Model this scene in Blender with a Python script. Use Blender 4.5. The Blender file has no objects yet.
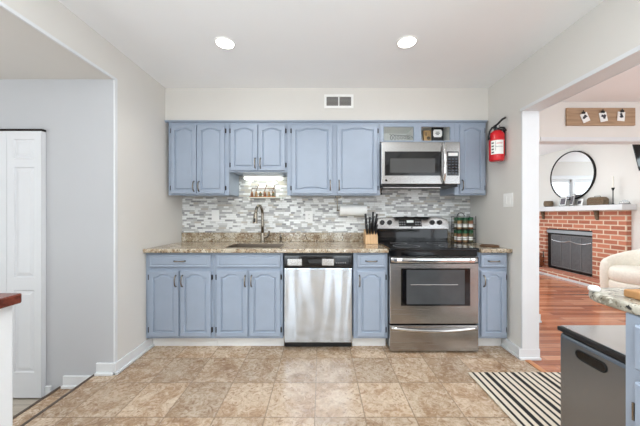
import bpy, bmesh, math, random
from mathutils import Vector, Matrix
random.seed(7)
C = bpy.context.scene.collection
SC = bpy.context.scene
PI = math.pi

# ------------------------------------------------------------------ camera, world, lights, exposure
H = 1.157
F = 272.0
cam_d = bpy.data.cameras.new('camera')
cam_d.sensor_width = 36
cam_d.lens = F / 640 * 36
cam_d.shift_x = -1.0 / 640
cam_d.shift_y = 2.0 / 640
cam_d.clip_start = 0.02
cam = bpy.data.objects.new('camera', cam_d)
C.objects.link(cam)
cam.location = (0, 0, H)
cam.rotation_euler = (PI / 2, 0, 0)
SC.camera = cam

SC.view_settings.view_transform = 'Standard'
SC.view_settings.look = 'None'
SC.view_settings.gamma = 1
SC.view_settings.use_curve_mapping = False
SC.view_settings.exposure = 0.24
SC.cycles.max_bounces = 10
SC.cycles.diffuse_bounces = 6

w = bpy.data.worlds.new('world')
SC.world = w
w.use_nodes = True
w.node_tree.nodes['Background'].inputs[0].default_value = (0.86, 0.93, 1.0, 1)
w.node_tree.nodes['Background'].inputs[1].default_value = 2.4


def area(name, loc, rot, sx, sy, power, col=(1, 1, 1)):
    l = bpy.data.lights.new(name, 'AREA')
    l.shape = 'RECTANGLE'
    l.size, l.size_y = sx, sy
    l.energy = power
    l.color = col
    o = bpy.data.objects.new(name, l)
    C.objects.link(o)
    o.location = loc
    o.rotation_euler = rot
    return o


# daylight through the glazed doors behind the camera and the dining window; the other lamps are added fill
area('daylight_door_a', (-0.76, -1.52, 1.2), (PI / 2, 0, 0), 0.55, 2.0, 13, (0.86, 0.95, 1.0))
area('daylight_door_b', (0.48, -1.52, 1.2), (PI / 2, 0, 0), 0.42, 2.0, 11, (0.86, 0.95, 1.0))
area('fill_overhead_kitchen', (0.0, 0.35, 2.34), (0, 0, 0), 2.2, 1.6, 19, (0.90, 0.965, 1.0))  # added overhead fill for even light, no such fixture
area('fill_up_kitchen', (0.0, -0.35, 1.55), (PI, 0, 0), 1.0, 0.7, 42, (0.86, 0.95, 1.0))  # added floating fill aimed up to lift the ceiling
area('fill_up_dining', (3.0, 0.2, 1.55), (PI, 0, 0), 0.8, 0.8, 20, (0.78, 0.92, 1.0))  # added fill aimed up, cools the dining ceiling
area('fill_side_living', (1.86, 4.7, 1.45), (PI / 2, 0, -PI / 2), 1.6, 1.4, 20, (0.86, 0.96, 1.0))  # added fill before a solid wall, lights fireplace and chair
area('daylight_dining', (3.0, -1.4, 1.3), (PI / 2, 0, 0), 2.0, 1.8, 3, (0.86, 0.95, 1.0))
area('fill_overhead_dining', (3.0, 0.6, 2.34), (0, 0, 0), 1.4, 1.4, 12, (0.92, 0.97, 1.0))  # added downward fill for the dining room, no fixture
area('fill_up_living', (2.6, 5.3, 1.3), (PI, 0, 0), 0.8, 0.8, 16, (0.8, 0.93, 1.0))  # added upward fill, brightens the living ceiling in the mirror
area('fill_overhead_living', (3.2, 4.1, 2.34), (0, 0, 0), 0.9, 0.9, 14, (0.9, 0.965, 1.0))  # added downward fill, kept hidden from the camera
area('fill_side_hall', (-4.1, -0.3, 1.0), (PI / 2, 0, -PI / 2), 1.8, 1.8, 26, (0.9, 0.965, 1.0))  # added fill to lift the right kitchen wall, no window here
area('fill_side_dining', (4.6, 0.2, 1.3), (PI / 2, 0, PI / 2), 1.8, 1.6, 26, (0.88, 0.955, 1.0))  # added fill to lift the left kitchen wall, no window here
area('fill_up_hall', (-2.6, 0.4, 1.2), (PI, 0, 0), 0.8, 0.8, 7, (0.93, 0.97, 1.0))  # added upward fill to brighten the hall ceiling
area('fill_overhead_hall', (-2.3, 0.3, 2.10), (0, 0, 0), 0.8, 0.8, 3, (0.94, 0.97, 1.0))  # added downward fill for the hall, no fixture
area('fill_rear_hall', (-2.6, -1.3, 1.3), (PI / 2, 0, -0.25), 1.2, 1.6, 2, (0.93, 0.965, 1.0))  # added upright fill facing down the hall, not a ceiling fixture


# ------------------------------------------------------------------ materials
def s2l(c):
    c = c / 255.0
    return c / 12.92 if c <= 0.04045 else ((c + 0.055) / 1.055) ** 2.4


def rgb(r, g, b):
    return (s2l(r), s2l(g), s2l(b), 1)


class NT:
    def __init__(self, name):
        self.m = bpy.data.materials.new(name)
        self.m.use_nodes = True
        self.t = self.m.node_tree
        self.b = self.t.nodes['Principled BSDF']

    def n(self, typ, **kw):
        x = self.t.nodes.new(typ)
        for k, v in kw.items():
            setattr(x, k, v)
        return x

    def l(self, a, b):
        self.t.links.new(a, b)

    def val(self, node, inp, v):
        if hasattr(v, 'is_output'):
            self.l(v, node.inputs[inp])
        else:
            node.inputs[inp].default_value = v

    def math(self, op, a, b=0.0, c=None):
        x = self.n('ShaderNodeMath', operation=op)
        self.val(x, 0, a)
        self.val(x, 1, b)
        if c is not None:
            self.val(x, 2, c)
        return x.outputs[0]

    def obj(self):
        return self.n('ShaderNodeTexCoord').outputs['Object']

    def gen_pos(self):
        return self.n('ShaderNodeNewGeometry').outputs['Position']

    def noise(self, vec, scale, detail=4, rough=0.55, dist=0.0):
        x = self.n('ShaderNodeTexNoise')
        if vec is not None:
            self.l(vec, x.inputs['Vector'])
        x.inputs['Scale'].default_value = scale
        x.inputs['Detail'].default_value = detail
        x.inputs['Roughness'].default_value = rough
        x.inputs['Distortion'].default_value = dist
        return x.outputs['Fac']

    def ramp(self, fac, stops, interp='LINEAR'):
        x = self.n('ShaderNodeValToRGB')
        x.color_ramp.interpolation = interp
        e = x.color_ramp.elements
        while len(e) < len(stops):
            e.new(0.5)
        for i, (p, c) in enumerate(stops):
            e[i].position = p
            e[i].color = c
        self.l(fac, x.inputs[0])
        return x.outputs[0]

    def mix(self, fac, a, b, blend='MIX'):
        x = self.n('ShaderNodeMix', data_type='RGBA', blend_type=blend)
        self.val(x, 0, fac)
        self.val(x, 6, a)
        self.val(x, 7, b)
        return x.outputs[2]

    def bump(self, h, strength=0.2, dist=0.01):
        x = self.n('ShaderNodeBump')
        x.inputs['Strength'].default_value = strength
        x.inputs['Distance'].default_value = dist
        self.l(h, x.inputs['Height'])
        self.l(x.outputs[0], self.b.inputs['Normal'])

    def sep(self, vec):
        x = self.n('ShaderNodeSeparateXYZ')
        self.l(vec, x.inputs[0])
        return x.outputs

    def comb(self, x=0.0, y=0.0, z=0.0):
        c = self.n('ShaderNodeCombineXYZ')
        self.val(c, 0, x)
        self.val(c, 1, y)
        self.val(c, 2, z)
        return c.outputs[0]

    def color(self, c):
        self.l(c, self.b.inputs['Base Color'])

    def set(self, rough=None, metal=None, **kw):
        if rough is not None:
            self.b.inputs['Roughness'].default_value = rough
        if metal is not None:
            self.b.inputs['Metallic'].default_value = metal
        for k, v in kw.items():
            self.b.inputs[k.replace('_', ' ')].default_value = v
        return self


def plain(name, col, rough=0.5, metal=0.0, var=0.04, scale=6.0, bump=0.0):
    """single-colour finish with a faint cloudy variation of the pigment"""
    t = NT(name)
    p = t.obj()
    n = t.noise(p, scale, 3)
    a = tuple(max(0, c * (1 - var)) for c in col[:3]) + (1,)
    b = tuple(min(1, c * (1 + var)) for c in col[:3]) + (1,)
    t.color(t.ramp(n, [(0.3, a), (0.7, b)]))
    t.set(rough, metal)
    if bump:
        t.bump(t.noise(p, scale * 30, 2), bump, 0.002)
    return t.m


M = {}
M['wall'] = plain('greige_wall_paint', rgb(215, 212, 207), 0.75, var=0.015, scale=2, bump=0.06)
M['wall_hall'] = plain('grey_wall_paint', rgb(188, 189, 192), 0.75, var=0.02, scale=2, bump=0.06)
M['wall_living'] = plain('pale_wall_paint', rgb(224, 221, 216), 0.75, var=0.015, scale=2, bump=0.06)
M['ceiling'] = plain('ceiling_paint', rgb(243, 245, 247), 0.85, var=0.01, scale=2)
M['trim'] = plain('white_trim_paint', rgb(219, 221, 223), 0.4, var=0.01)
M['blue'] = plain('blue_cabinet_paint', rgb(153, 165, 182), 0.42, var=0.03, scale=9, bump=0.05)
M['blue_in'] = plain('cabinet_interior', rgb(244, 245, 242), 0.6, var=0.01)
M['white'] = plain('white_plastic', rgb(240, 240, 238), 0.4, var=0.01)
M['door'] = plain('white_door_paint', rgb(216, 217, 220), 0.45, var=0.01)
M['black'] = plain('black_plastic', rgb(24, 24, 26), 0.35, var=0.1)
M['black_gloss'] = plain('black_glass', rgb(10, 10, 12), 0.06, var=0.05)
M['dark_metal'] = plain('dark_bronze_metal', rgb(52, 48, 46), 0.4, 0.8)
M['iron'] = plain('black_iron', rgb(34, 33, 33), 0.5, 0.6)
M['red'] = plain('extinguisher_red', rgb(205, 22, 34), 0.25, var=0.03)
M['paper'] = plain('white_paper', rgb(238, 238, 235), 0.8, var=0.02)
M['nickel'] = plain('brushed_nickel', rgb(146, 138, 126), 0.25, 1.0, var=0.05)
M['chrome'] = plain('polished_steel', rgb(222, 222, 222), 0.12, 1.0, var=0.02)
M['grey'] = plain('grey_plastic', rgb(120, 120, 122), 0.5)
M['keytone'] = plain('dark_key_print', rgb(74, 80, 92), 0.4)
M['cream'] = plain('cream_boucle', rgb(236, 230, 218), 0.95, var=0.05, scale=40, bump=0.5)
M['tan'] = plain('tan_card', rgb(196, 160, 112), 0.7, var=0.08)
M['green'] = plain('green_lid_paint', rgb(24, 84, 50), 0.4)
M['ink'] = plain('dark_ink', rgb(60, 60, 66), 0.7)
M['photo_ink'] = plain('photo_ink', rgb(92, 88, 96), 0.5, var=0.5, scale=60)
M['cork'] = plain('cork', rgb(176, 130, 84), 0.8, var=0.1, scale=60)
M['spice_a'] = plain('paprika', rgb(126, 84, 60), 0.8, var=0.2, scale=80)
M['spice_b'] = plain('cumin', rgb(150, 122, 86), 0.8, var=0.2, scale=80)
M['spice_c'] = plain('oregano', rgb(98, 94, 70), 0.8, var=0.2, scale=80)
M['wax'] = plain('ivory_wax', rgb(236, 232, 222), 0.5)
M['rubber'] = plain('black_rubber', rgb(20, 20, 20), 0.7)
M['mortar'] = plain('hearth_mortar', rgb(190, 178, 160), 0.9)


def brushed(name, col, rough, along='x', aniso=0.6, var=0.05, wavy=0.0):
    t = NT(name)
    x, y, z = t.sep(t.obj())
    if along == 'x':
        v = t.comb(t.math('MULTIPLY', x, 2.0), y, t.math('MULTIPLY', z, 400))
    else:
        v = t.comb(t.math('MULTIPLY', x, 400.0), t.math('MULTIPLY', y, 400.0), t.math('MULTIPLY', z, 2.0))
    n = t.noise(v, 1.0, 2)
    t.color(t.ramp(n, [(0.2, tuple(c * (1 - var) for c in col[:3]) + (1,)), (0.8, col)]))
    t.set(rough, 1.0)
    r = t.math('MULTIPLY_ADD', n, 0.12, rough - 0.06)
    t.l(r, t.b.inputs['Roughness'])
    if wavy:
        w_ = t.noise(t.comb(t.math('MULTIPLY', x, 1.0), 0.0, t.math('MULTIPLY', z, 0.15)), 6.5, 1)
        t.bump(w_, wavy, 0.05)
    return t.m


M['steel'] = brushed('brushed_stainless_steel', rgb(172, 170, 168), 0.25, 'x')
M['steel_dw'] = brushed('vertical_brushed_stainless', rgb(210, 222, 236), 0.17, 'z', wavy=0.28)
M['steel_can'] = plain('bin_brushed_steel', rgb(146, 152, 160), 0.27, 1.0, var=0.01, scale=1)
M['steel_lid'] = plain('bin_lid_steel', rgb(214, 214, 214), 0.12, 1.0, var=0.01, scale=1)


def granite(name, base, dark, light, brown):
    t = NT(name)
    p = t.obj()
    n1 = t.noise(p, 12, 5, 0.6)
    n2 = t.noise(p, 46, 3, 0.6)
    n3 = t.noise(p, 80, 2, 0.5)
    c = t.ramp(n1, [(0.3, brown), (0.5, base), (0.7, light)])
    c = t.mix(t.ramp(n2, [(0.54, (0, 0, 0, 1)), (0.62, (1, 1, 1, 1))]), c, light)
    c = t.mix(t.ramp(n2, [(0.34, (1, 1, 1, 1)), (0.42, (0, 0, 0, 1))]), c, brown)
    c = t.mix(t.ramp(n3, [(0.33, (1, 1, 1, 1)), (0.39, (0, 0, 0, 1))]), c, dark)
    v = t.n('ShaderNodeTexVoronoi')
    t.l(p, v.inputs['Vector'])
    v.inputs['Scale'].default_value = 34
    c = t.mix(t.ramp(v.outputs['Distance'], [(0.10, (1, 1, 1, 1)), (0.2, (0, 0, 0, 1))]), c, dark)
    t.color(c)
    t.set(0.14)
    return t.m


M['granite'] = granite('speckled_beige_granite', rgb(172, 156, 132), rgb(62, 54, 48), rgb(206, 196, 178), rgb(134, 110, 86))
M['granite2'] = granite('speckled_grey_beige_granite', rgb(156, 150, 136), rgb(52, 50, 48), rgb(196, 192, 178), rgb(118, 110, 94))


def wood(name, a, b, axis='x', rough=0.4, scale=1.0):
    t = NT(name)
    x, y, z = t.sep(t.obj())
    k = 5 * scale
    s = {'x': (0.6, 9, 9), 'y': (9, 0.6, 9), 'z': (9, 9, 0.6)}[axis]
    v = t.comb(t.math('MULTIPLY', x, s[0] * k), t.math('MULTIPLY', y, s[1] * k), t.math('MULTIPLY', z, s[2] * k))
    n = t.noise(v, 1.0, 4, 0.6, 0.6)
    t.color(t.ramp(n, [(0.3, a), (0.7, b)]))
    t.set(rough)
    return t.m


M['cherry'] = wood('cherry_wood', rgb(70, 30, 22), rgb(122, 58, 42), 'x', 0.25)
M['board'] = wood('weathered_board', rgb(146, 118, 92), rgb(186, 156, 126), 'x', 0.7)
M['block'] = wood('knife_block_maple', rgb(196, 156, 112), rgb(222, 186, 142), 'z', 0.5)
M['basket'] = wood('woven_brown', rgb(66, 54, 42), rgb(136, 116, 92), 'x', 0.8, 3)
M['rack_wood'] = wood('spice_rack_wood', rgb(150, 92, 52), rgb(184, 122, 72), 'x', 0.6)
M['utensil'] = wood('dark_brown_wood', rgb(84, 56, 36), rgb(112, 78, 52), 'x', 0.6)
M['trim_dark'] = wood('dark_nosing_wood', rgb(66, 54, 46), rgb(96, 80, 68), 'y', 0.5)
M['oak'] = wood('oak_threshold', rgb(176, 112, 66), rgb(206, 142, 92), 'y', 0.35)
M['log'] = wood('split_log', rgb(110, 58, 34), rgb(160, 90, 54), 'y', 0.8)


def plank_floor(name, a, b, c_, rough, pw=0.07, pl=0.9):
    t = NT(name)
    p = t.gen_pos()
    br = t.n('ShaderNodeTexBrick')
    br.offset = 0.37
    br.inputs['Scale'].default_value = 1
    br.inputs['Brick Width'].default_value = pl
    br.inputs['Row Height'].default_value = pw
    br.inputs['Mortar Size'].default_value = 0.0015
    br.inputs['Color1'].default_value = (0, 0, 0, 1)
    br.inputs['Color2'].default_value = (1, 1, 1, 1)
    br.inputs['Mortar'].default_value = (0.5, 0.5, 0.5, 1)
    t.l(p, br.inputs['Vector'])
    x, y, z = t.sep(p)
    n = t.noise(t.comb(t.math('MULTIPLY', x, 3), t.math('MULTIPLY', y, 50), 0.0), 1, 4, 0.6)
    m_ = t.math('MULTIPLY_ADD', br.outputs['Color'], 0.45, t.math('MULTIPLY', n, 0.6))
    col = t.ramp(m_, [(0.2, a), (0.5, b), (0.85, c_)])
    col = t.mix(br.outputs['Fac'], col, tuple(v * 0.4 for v in a[:3]) + (1,))
    t.color(col)
    t.set(rough)
    return t.m


M['wood_floor'] = plank_floor('red_oak_floor', rgb(134, 74, 50), rgb(180, 114, 84), rgb(210, 154, 122), 0.13)
M['light_floor'] = plank_floor('pale_oak_floor', rgb(150, 138, 124), rgb(178, 168, 154), rgb(200, 192, 180), 0.4, 0.1)


def tile_floor():
    t = NT('travertine_look_tile')
    p = t.gen_pos()
    S = 0.287
    x, y, z = t.sep(p)
    SY = 0.322
    q = t.comb(t.math('ADD', x, 0.035 + S * 20), t.math('ADD', y, -1.556 + SY * 20), 0.0)
    br = t.n('ShaderNodeTexBrick')
    br.offset = 0.0
    br.inputs['Scale'].default_value = 1
    br.inputs['Brick Width'].default_value = S
    br.inputs['Row Height'].default_value = SY
    br.inputs['Mortar Size'].default_value = 0.0040
    br.inputs['Mortar Smooth'].default_value = 0.3
    t.l(q, br.inputs['Vector'])
    # per-tile id
    qx, qy, _ = t.sep(q)
    idv = t.comb(t.math('FLOOR', t.math('DIVIDE', qx, S)), t.math('FLOOR', t.math('DIVIDE', qy, SY)), 0.0)
    wn = t.n('ShaderNodeTexWhiteNoise', noise_dimensions='3D')
    t.l(idv, wn.inputs['Vector'])
    off = t.n('ShaderNodeVectorMath', operation='SCALE')
    t.l(wn.outputs['Color'], off.inputs[0])
    off.inputs['Scale'].default_value = 9.0
    add = t.n('ShaderNodeVectorMath', operation='ADD')
    t.l(p, add.inputs[0])
    t.l(off.outputs[0], add.inputs[1])
    v = add.outputs[0]
    n1 = t.noise(v, 6, 6, 0.62, 1.2)
    n2 = t.noise(v, 22, 5, 0.65, 2.0)
    n3 = t.noise(v, 60, 3, 0.6, 1.0)
    c = t.ramp(n1, [(0.28, rgb(140, 110, 84)), (0.43, rgb(172, 144, 116)), (0.60, rgb(200, 179, 155)), (0.8, rgb(184, 158, 132))])
    c = t.mix(t.ramp(n2, [(0.36, (0.9, 0.9, 0.9, 1)), (0.45, (0, 0, 0, 1))]), c, rgb(142, 110, 84))
    c = t.mix(t.ramp(n2, [(0.56, (0, 0, 0, 1)), (0.70, (0.6, 0.6, 0.6, 1))]), c, rgb(214, 200, 182))
    c = t.mix(t.ramp(n3, [(0.30, (0.5, 0.5, 0.5, 1)), (0.38, (0, 0, 0, 1))]), c, rgb(126, 96, 74))
    tone = t.math('MULTIPLY_ADD', wn.outputs['Value'], 0.28, 0.86)
    c = t.mix(1.0, c, t.comb(tone, tone, tone), 'MULTIPLY')
    c = t.mix(br.outputs['Fac'], c, rgb(144, 122, 100))
    t.color(c)
    t.set(0.32)
    t.l(t.math('MULTIPLY_ADD', n2, 0.25, 0.14), t.b.inputs['Roughness'])
    inv = t.math('SUBTRACT', 1.0, br.outputs['Fac'])
    t.bump(inv, 0.3, 0.003)
    return t.m


M['tile'] = tile_floor()


def mosaic():
    t = NT('mosaic_strip_tile')
    x, y, z = t.sep(t.gen_pos())
    rh = 0.0205
    rz = t.math('DIVIDE', z, rh)
    row = t.math('FLOOR', rz)
    wn = t.n('ShaderNodeTexWhiteNoise', noise_dimensions='1D')
    t.l(row, wn.inputs['W'])
    ux = t.math('ADD', t.math('DIVIDE', x, 0.115), t.math('MULTIPLY', wn.outputs['Value'], 17.0))
    cell = t.math('FLOOR', ux)
    fx = t.math('FRACT', ux)
    # split each cell at a random place for strips of mixed length
    wc = t.n('ShaderNodeTexWhiteNoise', noise_dimensions='2D')
    t.l(t.comb(cell, row, 0.0), wc.inputs['Vector'])
    cut = t.math('MULTIPLY_ADD', wc.outputs['Value'], 0.5, 0.25)
    side = t.math('GREATER_THAN', fx, cut)
    wt = t.n('ShaderNodeTexWhiteNoise', noise_dimensions='3D')
    t.l(t.comb(cell, row, side), wt.inputs['Vector'])
    col = t.ramp(wt.outputs['Value'], [(0.0, rgb(238, 239, 238)), (0.40, rgb(208, 208, 207)), (0.52, rgb(190, 190, 188)),
                                       (0.70, rgb(170, 170, 171)), (0.86, rgb(190, 184, 174)), (0.94, rgb(150, 150, 152))], 'CONSTANT')
    fz = t.math('FRACT', rz)
    g1 = t.math('LESS_THAN', fz, 0.09)
    g2 = t.math('LESS_THAN', t.math('ABSOLUTE', t.math('SUBTRACT', fx, cut)), 0.010)
    g3 = t.math('LESS_THAN', fx, 0.018)
    g = t.math('MAXIMUM', g1, t.math('MAXIMUM', g2, g3))
    col = t.mix(g, col, rgb(208, 206, 200))
    t.color(col)
    t.set(0.2)
    t.l(t.math('MULTIPLY_ADD', wt.outputs['Value'], 0.35, 0.12), t.b.inputs['Roughness'])
    return t.m


M['mosaic'] = mosaic()


def bricks():
    t = NT('red_brick')
    x, y, z = t.sep(t.gen_pos())
    u = t.math('ADD', x, y)
    q = t.comb(u, z, 0.0)
    br = t.n('ShaderNodeTexBrick')
    br.offset = 0.5
    br.inputs['Scale'].default_value = 1
    br.inputs['Brick Width'].default_value = 0.215
    br.inputs['Row Height'].default_value = 0.0765
    br.inputs['Mortar Size'].default_value = 0.010
    br.inputs['Mortar Smooth'].default_value = 0.1
    br.inputs['Color1'].default_value = rgb(202, 126, 98)
    br.inputs['Color2'].default_value = rgb(162, 92, 70)
    br.inputs['Mortar'].default_value = rgb(222, 206, 184)
    t.l(q, br.inputs['Vector'])
    n = t.noise(t.gen_pos(), 30, 4)
    c = t.mix(t.math('MULTIPLY', n, 0.35), br.outputs['Color'], rgb(206, 150, 124))
    t.color(c)
    t.set(0.85)
    t.bump(t.math('SUBTRACT', 1.0, br.outputs['Fac']), 0.6, 0.006)
    return t.m


M['brick'] = bricks()


def stripes():
    t = NT('striped_weave')
    x, y, z = t.sep(t.gen_pos())
    u = t.math('DIVIDE', t.math('SUBTRACT', x, 1.080), 0.0475)
    k = t.math('FLOOR', u)
    f = t.math('FRACT', u)
    m4 = t.math('MODULO', k, 4.0)
    thick = t.math('LESS_THAN', t.math('ABSOLUTE', t.math('SUBTRACT', m4, 2.0)), 0.5)
    wdt = t.math('MULTIPLY_ADD', thick, 0.25, 0.36)
    on = t.math('LESS_THAN', t.math('ABSOLUTE', t.math('SUBTRACT', f, 0.5)), t.math('MULTIPLY', wdt, 0.5))
    w_ = t.noise(t.comb(t.math('MULTIPLY', x, 400), t.math('MULTIPLY', y, 400), 0.0), 1, 1)
    c = t.mix(on, t.ramp(w_, [(0.3, rgb(206, 194, 176)), (0.7, rgb(232, 222, 206))]), rgb(30, 28, 28))
    t.color(c)
    t.set(0.95)
    t.bump(w_, 0.4, 0.002)
    return t.m


M['stripes'] = stripes()


def emit(name, col, s):
    t = NT(name)
    t.b.inputs['Emission Color'].default_value = col
    t.b.inputs['Emission Strength'].default_value = s
    return t.m


M['lamp'] = emit('lit_lamp', (1, 0.96, 0.9, 1), 6)
M['tube'] = emit('lit_tube', (0.95, 1, 0.9, 1), 2.5)
M['display'] = emit('oven_display', (0.25, 0.5, 0.45, 1), 0.05)

g = NT('clear_glass')
g.set(0.02)
g.b.inputs['Transmission Weight'].default_value = 1.0
g.b.inputs['IOR'].default_value = 1.45
g.color(g.ramp(g.noise(g.obj(), 3), [(0, (0.97, 0.98, 0.98, 1)), (1, (1, 1, 1, 1))]))
M['glass'] = g.m
g = NT('mirror_silver')
g.set(0.01, 1.0)
g.color(g.ramp(g.noise(g.obj(), 3), [(0, (0.93, 0.94, 0.95, 1)), (1, (0.94, 0.95, 0.95, 1))]))
M['mirror'] = g.m


def mesh_screen():
    t = NT('dark_spark_mesh')
    x, y, z = t.sep(t.gen_pos())
    n = t.noise(t.comb(t.math('MULTIPLY', x, 30), t.math('MULTIPLY', y, 160), t.math('MULTIPLY', z, 160)), 1, 2)
    t.color(t.ramp(n, [(0.3, rgb(76, 80, 84)), (0.7, rgb(138, 142, 146))]))
    t.set(0.45, 0.5)
    return t.m


M['screen'] = mesh_screen()


def louvre():
    t = NT('dark_louvre')
    x, y, z = t.sep(t.gen_pos())
    f = t.math('FRACT', t.math('DIVIDE', z, 0.012))
    t.color(t.mix(t.math('LESS_THAN', f, 0.4), rgb(86, 84, 82), rgb(146, 144, 140)))
    t.set(0.6)
    return t.m


M['louvre'] = louvre()


# ------------------------------------------------------------------ mesh helpers
def BM():
    return bmesh.new()


def box(bm, x0, x1, y0, y1, z0, z1, rot=None, piv=None):
    if x0 > x1: x0, x1 = x1, x0
    if y0 > y1: y0, y1 = y1, y0
    if z0 > z1: z0, z1 = z1, z0
    co = [(x0, y0, z0), (x1, y0, z0), (x1, y1, z0), (x0, y1, z0), (x0, y0, z1), (x1, y0, z1), (x1, y1, z1), (x0, y1, z1)]
    co = [Vector(c) for c in co]
    if rot is not None:
        pv = Vector(piv) if piv else sum(co, Vector()) / 8
        co = [rot @ (c - pv) + pv for c in co]
    v = [bm.verts.new(c) for c in co]
    for f in ((0, 3, 2, 1), (4, 5, 6, 7), (0, 1, 5, 4), (1, 2, 6, 5), (2, 3, 7, 6), (3, 0, 4, 7)):
        bm.faces.new([v[i] for i in f])
    return bm


def loft(bm, rings, cap=True, closed=True):
    rs = [[bm.verts.new(c) for c in r] for r in rings]
    n = len(rs[0])
    for a, b in zip(rs, rs[1:]):
        for i in range(n if closed else n - 1):
            j = (i + 1) % n
            bm.faces.new((a[i], a[j], b[j], b[i]))
    if cap:
        bm.faces.new(rs[0][::-1])
        bm.faces.new(rs[-1])
    return bm


def basis(d):
    d = Vector(d).normalized()
    up = Vector((0, 0, 1)) if abs(d.z) < 0.95 else Vector((1, 0, 0))
    a = d.cross(up).normalized()
    b = a.cross(d).normalized()
    return a, b


def cyl(bm, p0, p1, r0, r1=None, n=20):
    r1 = r0 if r1 is None else r1
    p0, p1 = Vector(p0), Vector(p1)
    a, b = basis(p1 - p0)
    rings = [[p + (a * math.cos(t) + b * math.sin(t)) * r for t in [2 * PI * i / n for i in range(n)]] for p, r in ((p0, r0), (p1, r1))]
    return loft(bm, rings)


def lathe(bm, c, prof, axis=(0, 0, 1), n=28):
    """prof: (radius, height along axis)"""
    c = Vector(c)
    d = Vector(axis).normalized()
    a, b = basis(d)
    rings = [[c + d * h + (a * math.cos(t) + b * math.sin(t)) * max(r, 1e-4) for t in [2 * PI * i / n for i in range(n)]] for r, h in prof]
    return loft(bm, rings)


def tube(bm, pts, r, n=10):
    pts = [Vector(p) for p in pts]
    rings = []
    a = None
    for i, p in enumerate(pts):
        d = (pts[min(i + 1, len(pts) - 1)] - pts[max(i - 1, 0)]).normalized()
        if a is None:
            a, b = basis(d)
        else:
            a = (a - d * a.dot(d)).normalized()
            b = a.cross(d)
        rr = r[i] if isinstance(r, (list, tuple)) else r
        rings.append([p + (a * math.cos(t) + b * math.sin(t)) * rr for t in [2 * PI * k / n for k in range(n)]])
    return loft(bm, rings)


def arc(c, r, a0, a1, n, u, v):
    c, u, v = Vector(c), Vector(u), Vector(v)
    return [c + u * (r * math.cos(a0 + (a1 - a0) * i / n)) + v * (r * math.sin(a0 + (a1 - a0) * i / n)) for i in range(n + 1)]


def prism(bm, pts, d):
    """pts: closed outline; d: extrusion vector"""
    d = Vector(d)
    return loft(bm, [[Vector(p) for p in pts], [Vector(p) + d for p in pts]])


def make(name, bm, mat, parent=None, bevel=0.0, smooth=False, sub=0, seg=2):
    bmesh.ops.recalc_face_normals(bm, faces=bm.faces)
    if parent is not None:
        r = parent
        while r.parent: r = r.parent
        bmesh.ops.translate(bm, verts=bm.verts, vec=-r['_o'].to_3d() if hasattr(r['_o'], 'to_3d') else -Vector(r['_o']))
    me = bpy.data.meshes.new(name)
    bm.to_mesh(me)
    bm.free()
    me.materials.append(M[mat] if isinstance(mat, str) else mat)
    o = bpy.data.objects.new(name, me)
    C.objects.link(o)
    if smooth:
        for p in me.polygons: p.use_smooth = True
    if bevel:
        b = o.modifiers.new('bevel', 'BEVEL')
        b.width = bevel
        b.segments = seg
        b.limit_method = 'ANGLE'
        b.angle_limit = math.radians(40)
    if sub:
        s = o.modifiers.new('sub', 'SUBSURF')
        s.levels = s.render_levels = sub
    if parent is not None:
        o.parent = parent
    return o


def crease(o, ang=35):
    """smooth shading but sharp over the given angle"""
    for p in o.data.polygons: p.use_smooth = True
    bm = bmesh.new()
    bm.from_mesh(o.data)
    for e in bm.edges:
        if len(e.link_faces) == 2 and e.calc_face_angle(0) > math.radians(ang):
            e.smooth = False
    bm.to_mesh(o.data)
    bm.free()
    return o


def part(name, bm, mat, parent, **kw):
    sm = kw.pop('soft', False)
    o = make(name, bm, mat, parent, **kw)
    return crease(o) if sm else o


def thing(name, label, cat, loc, group=None):
    o = bpy.data.objects.new(name, None)
    C.objects.link(o)
    o.location = loc
    o.empty_display_size = 0.05
    o['_o'] = list(loc)
    o['label'] = label
    o['category'] = cat
    if group: o['group'] = group
    return o


def solo(name, label, cat, bm, mat, group=None, **kw):
    """a thing that is one mesh"""
    sm = kw.pop('soft', False)
    o = make(name, bm, mat, None, **kw)
    if sm: crease(o)
    o['label'] = label
    o['category'] = cat
    if group: o['group'] = group
    return o


def dup(root, delta, label):
    r = root.copy()
    C.objects.link(r)
    r.location = root.location + Vector(delta)
    r['label'] = label
    for ch in list(root.children):
        c = ch.copy()
        C.objects.link(c)
        c.parent = r
        for gch in ch.children:
            d = gch.copy()
            C.objects.link(d)
            d.parent = c
    return r


def struct(name, bm, mat, **kw):
    o = make(name, bm, mat, None, **kw)
    o['kind'] = 'structure'
    return o


def spart(name, bm, mat, parent, **kw):
    """part of a structure object built in world coordinates"""
    o = make(name, bm, mat, None, **kw)
    o.parent = parent
    return o


# ------------------------------------------------------------------ the setting
XL, XR, YB, ZC = -1.50, 1.613, 2.95, 2.38
YF = -1.60            # wall behind the camera
YL, YR = 1.98, 2.19   # where the side walls end
WT = 0.13
XE = 4.68             # far side wall of dining and living room
YV = 6.46

struct('floor', box(BM(), -1.63, 1.64, YF, YB, -0.10, 0), 'tile')
struct('floor_dining', box(BM(), 1.64, XE, YF, YV, -0.10, -0.001), 'wood_floor')
struct('floor_hall_step', box(BM(), -1.885, -1.6301, YF, YL, -0.165, -0.094), 'tile')
struct('floor_hall', box(BM(), -4.2, -1.6301, YF, YL, -0.265, -0.168), 'light_floor')
struct('trim_1', box(BM(), -1.650, -1.6299, YF, YL, -0.055, 0.002), 'trim_dark')
struct('trim_2', box(BM(), -1.905, -1.8849, YF, YL, -0.160, -0.090), 'trim_dark')
struct('trim_3', box(BM(), 1.62, 1.665, YF, YR, 0.0, 0.006), 'oak', bevel=0.002)

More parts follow.
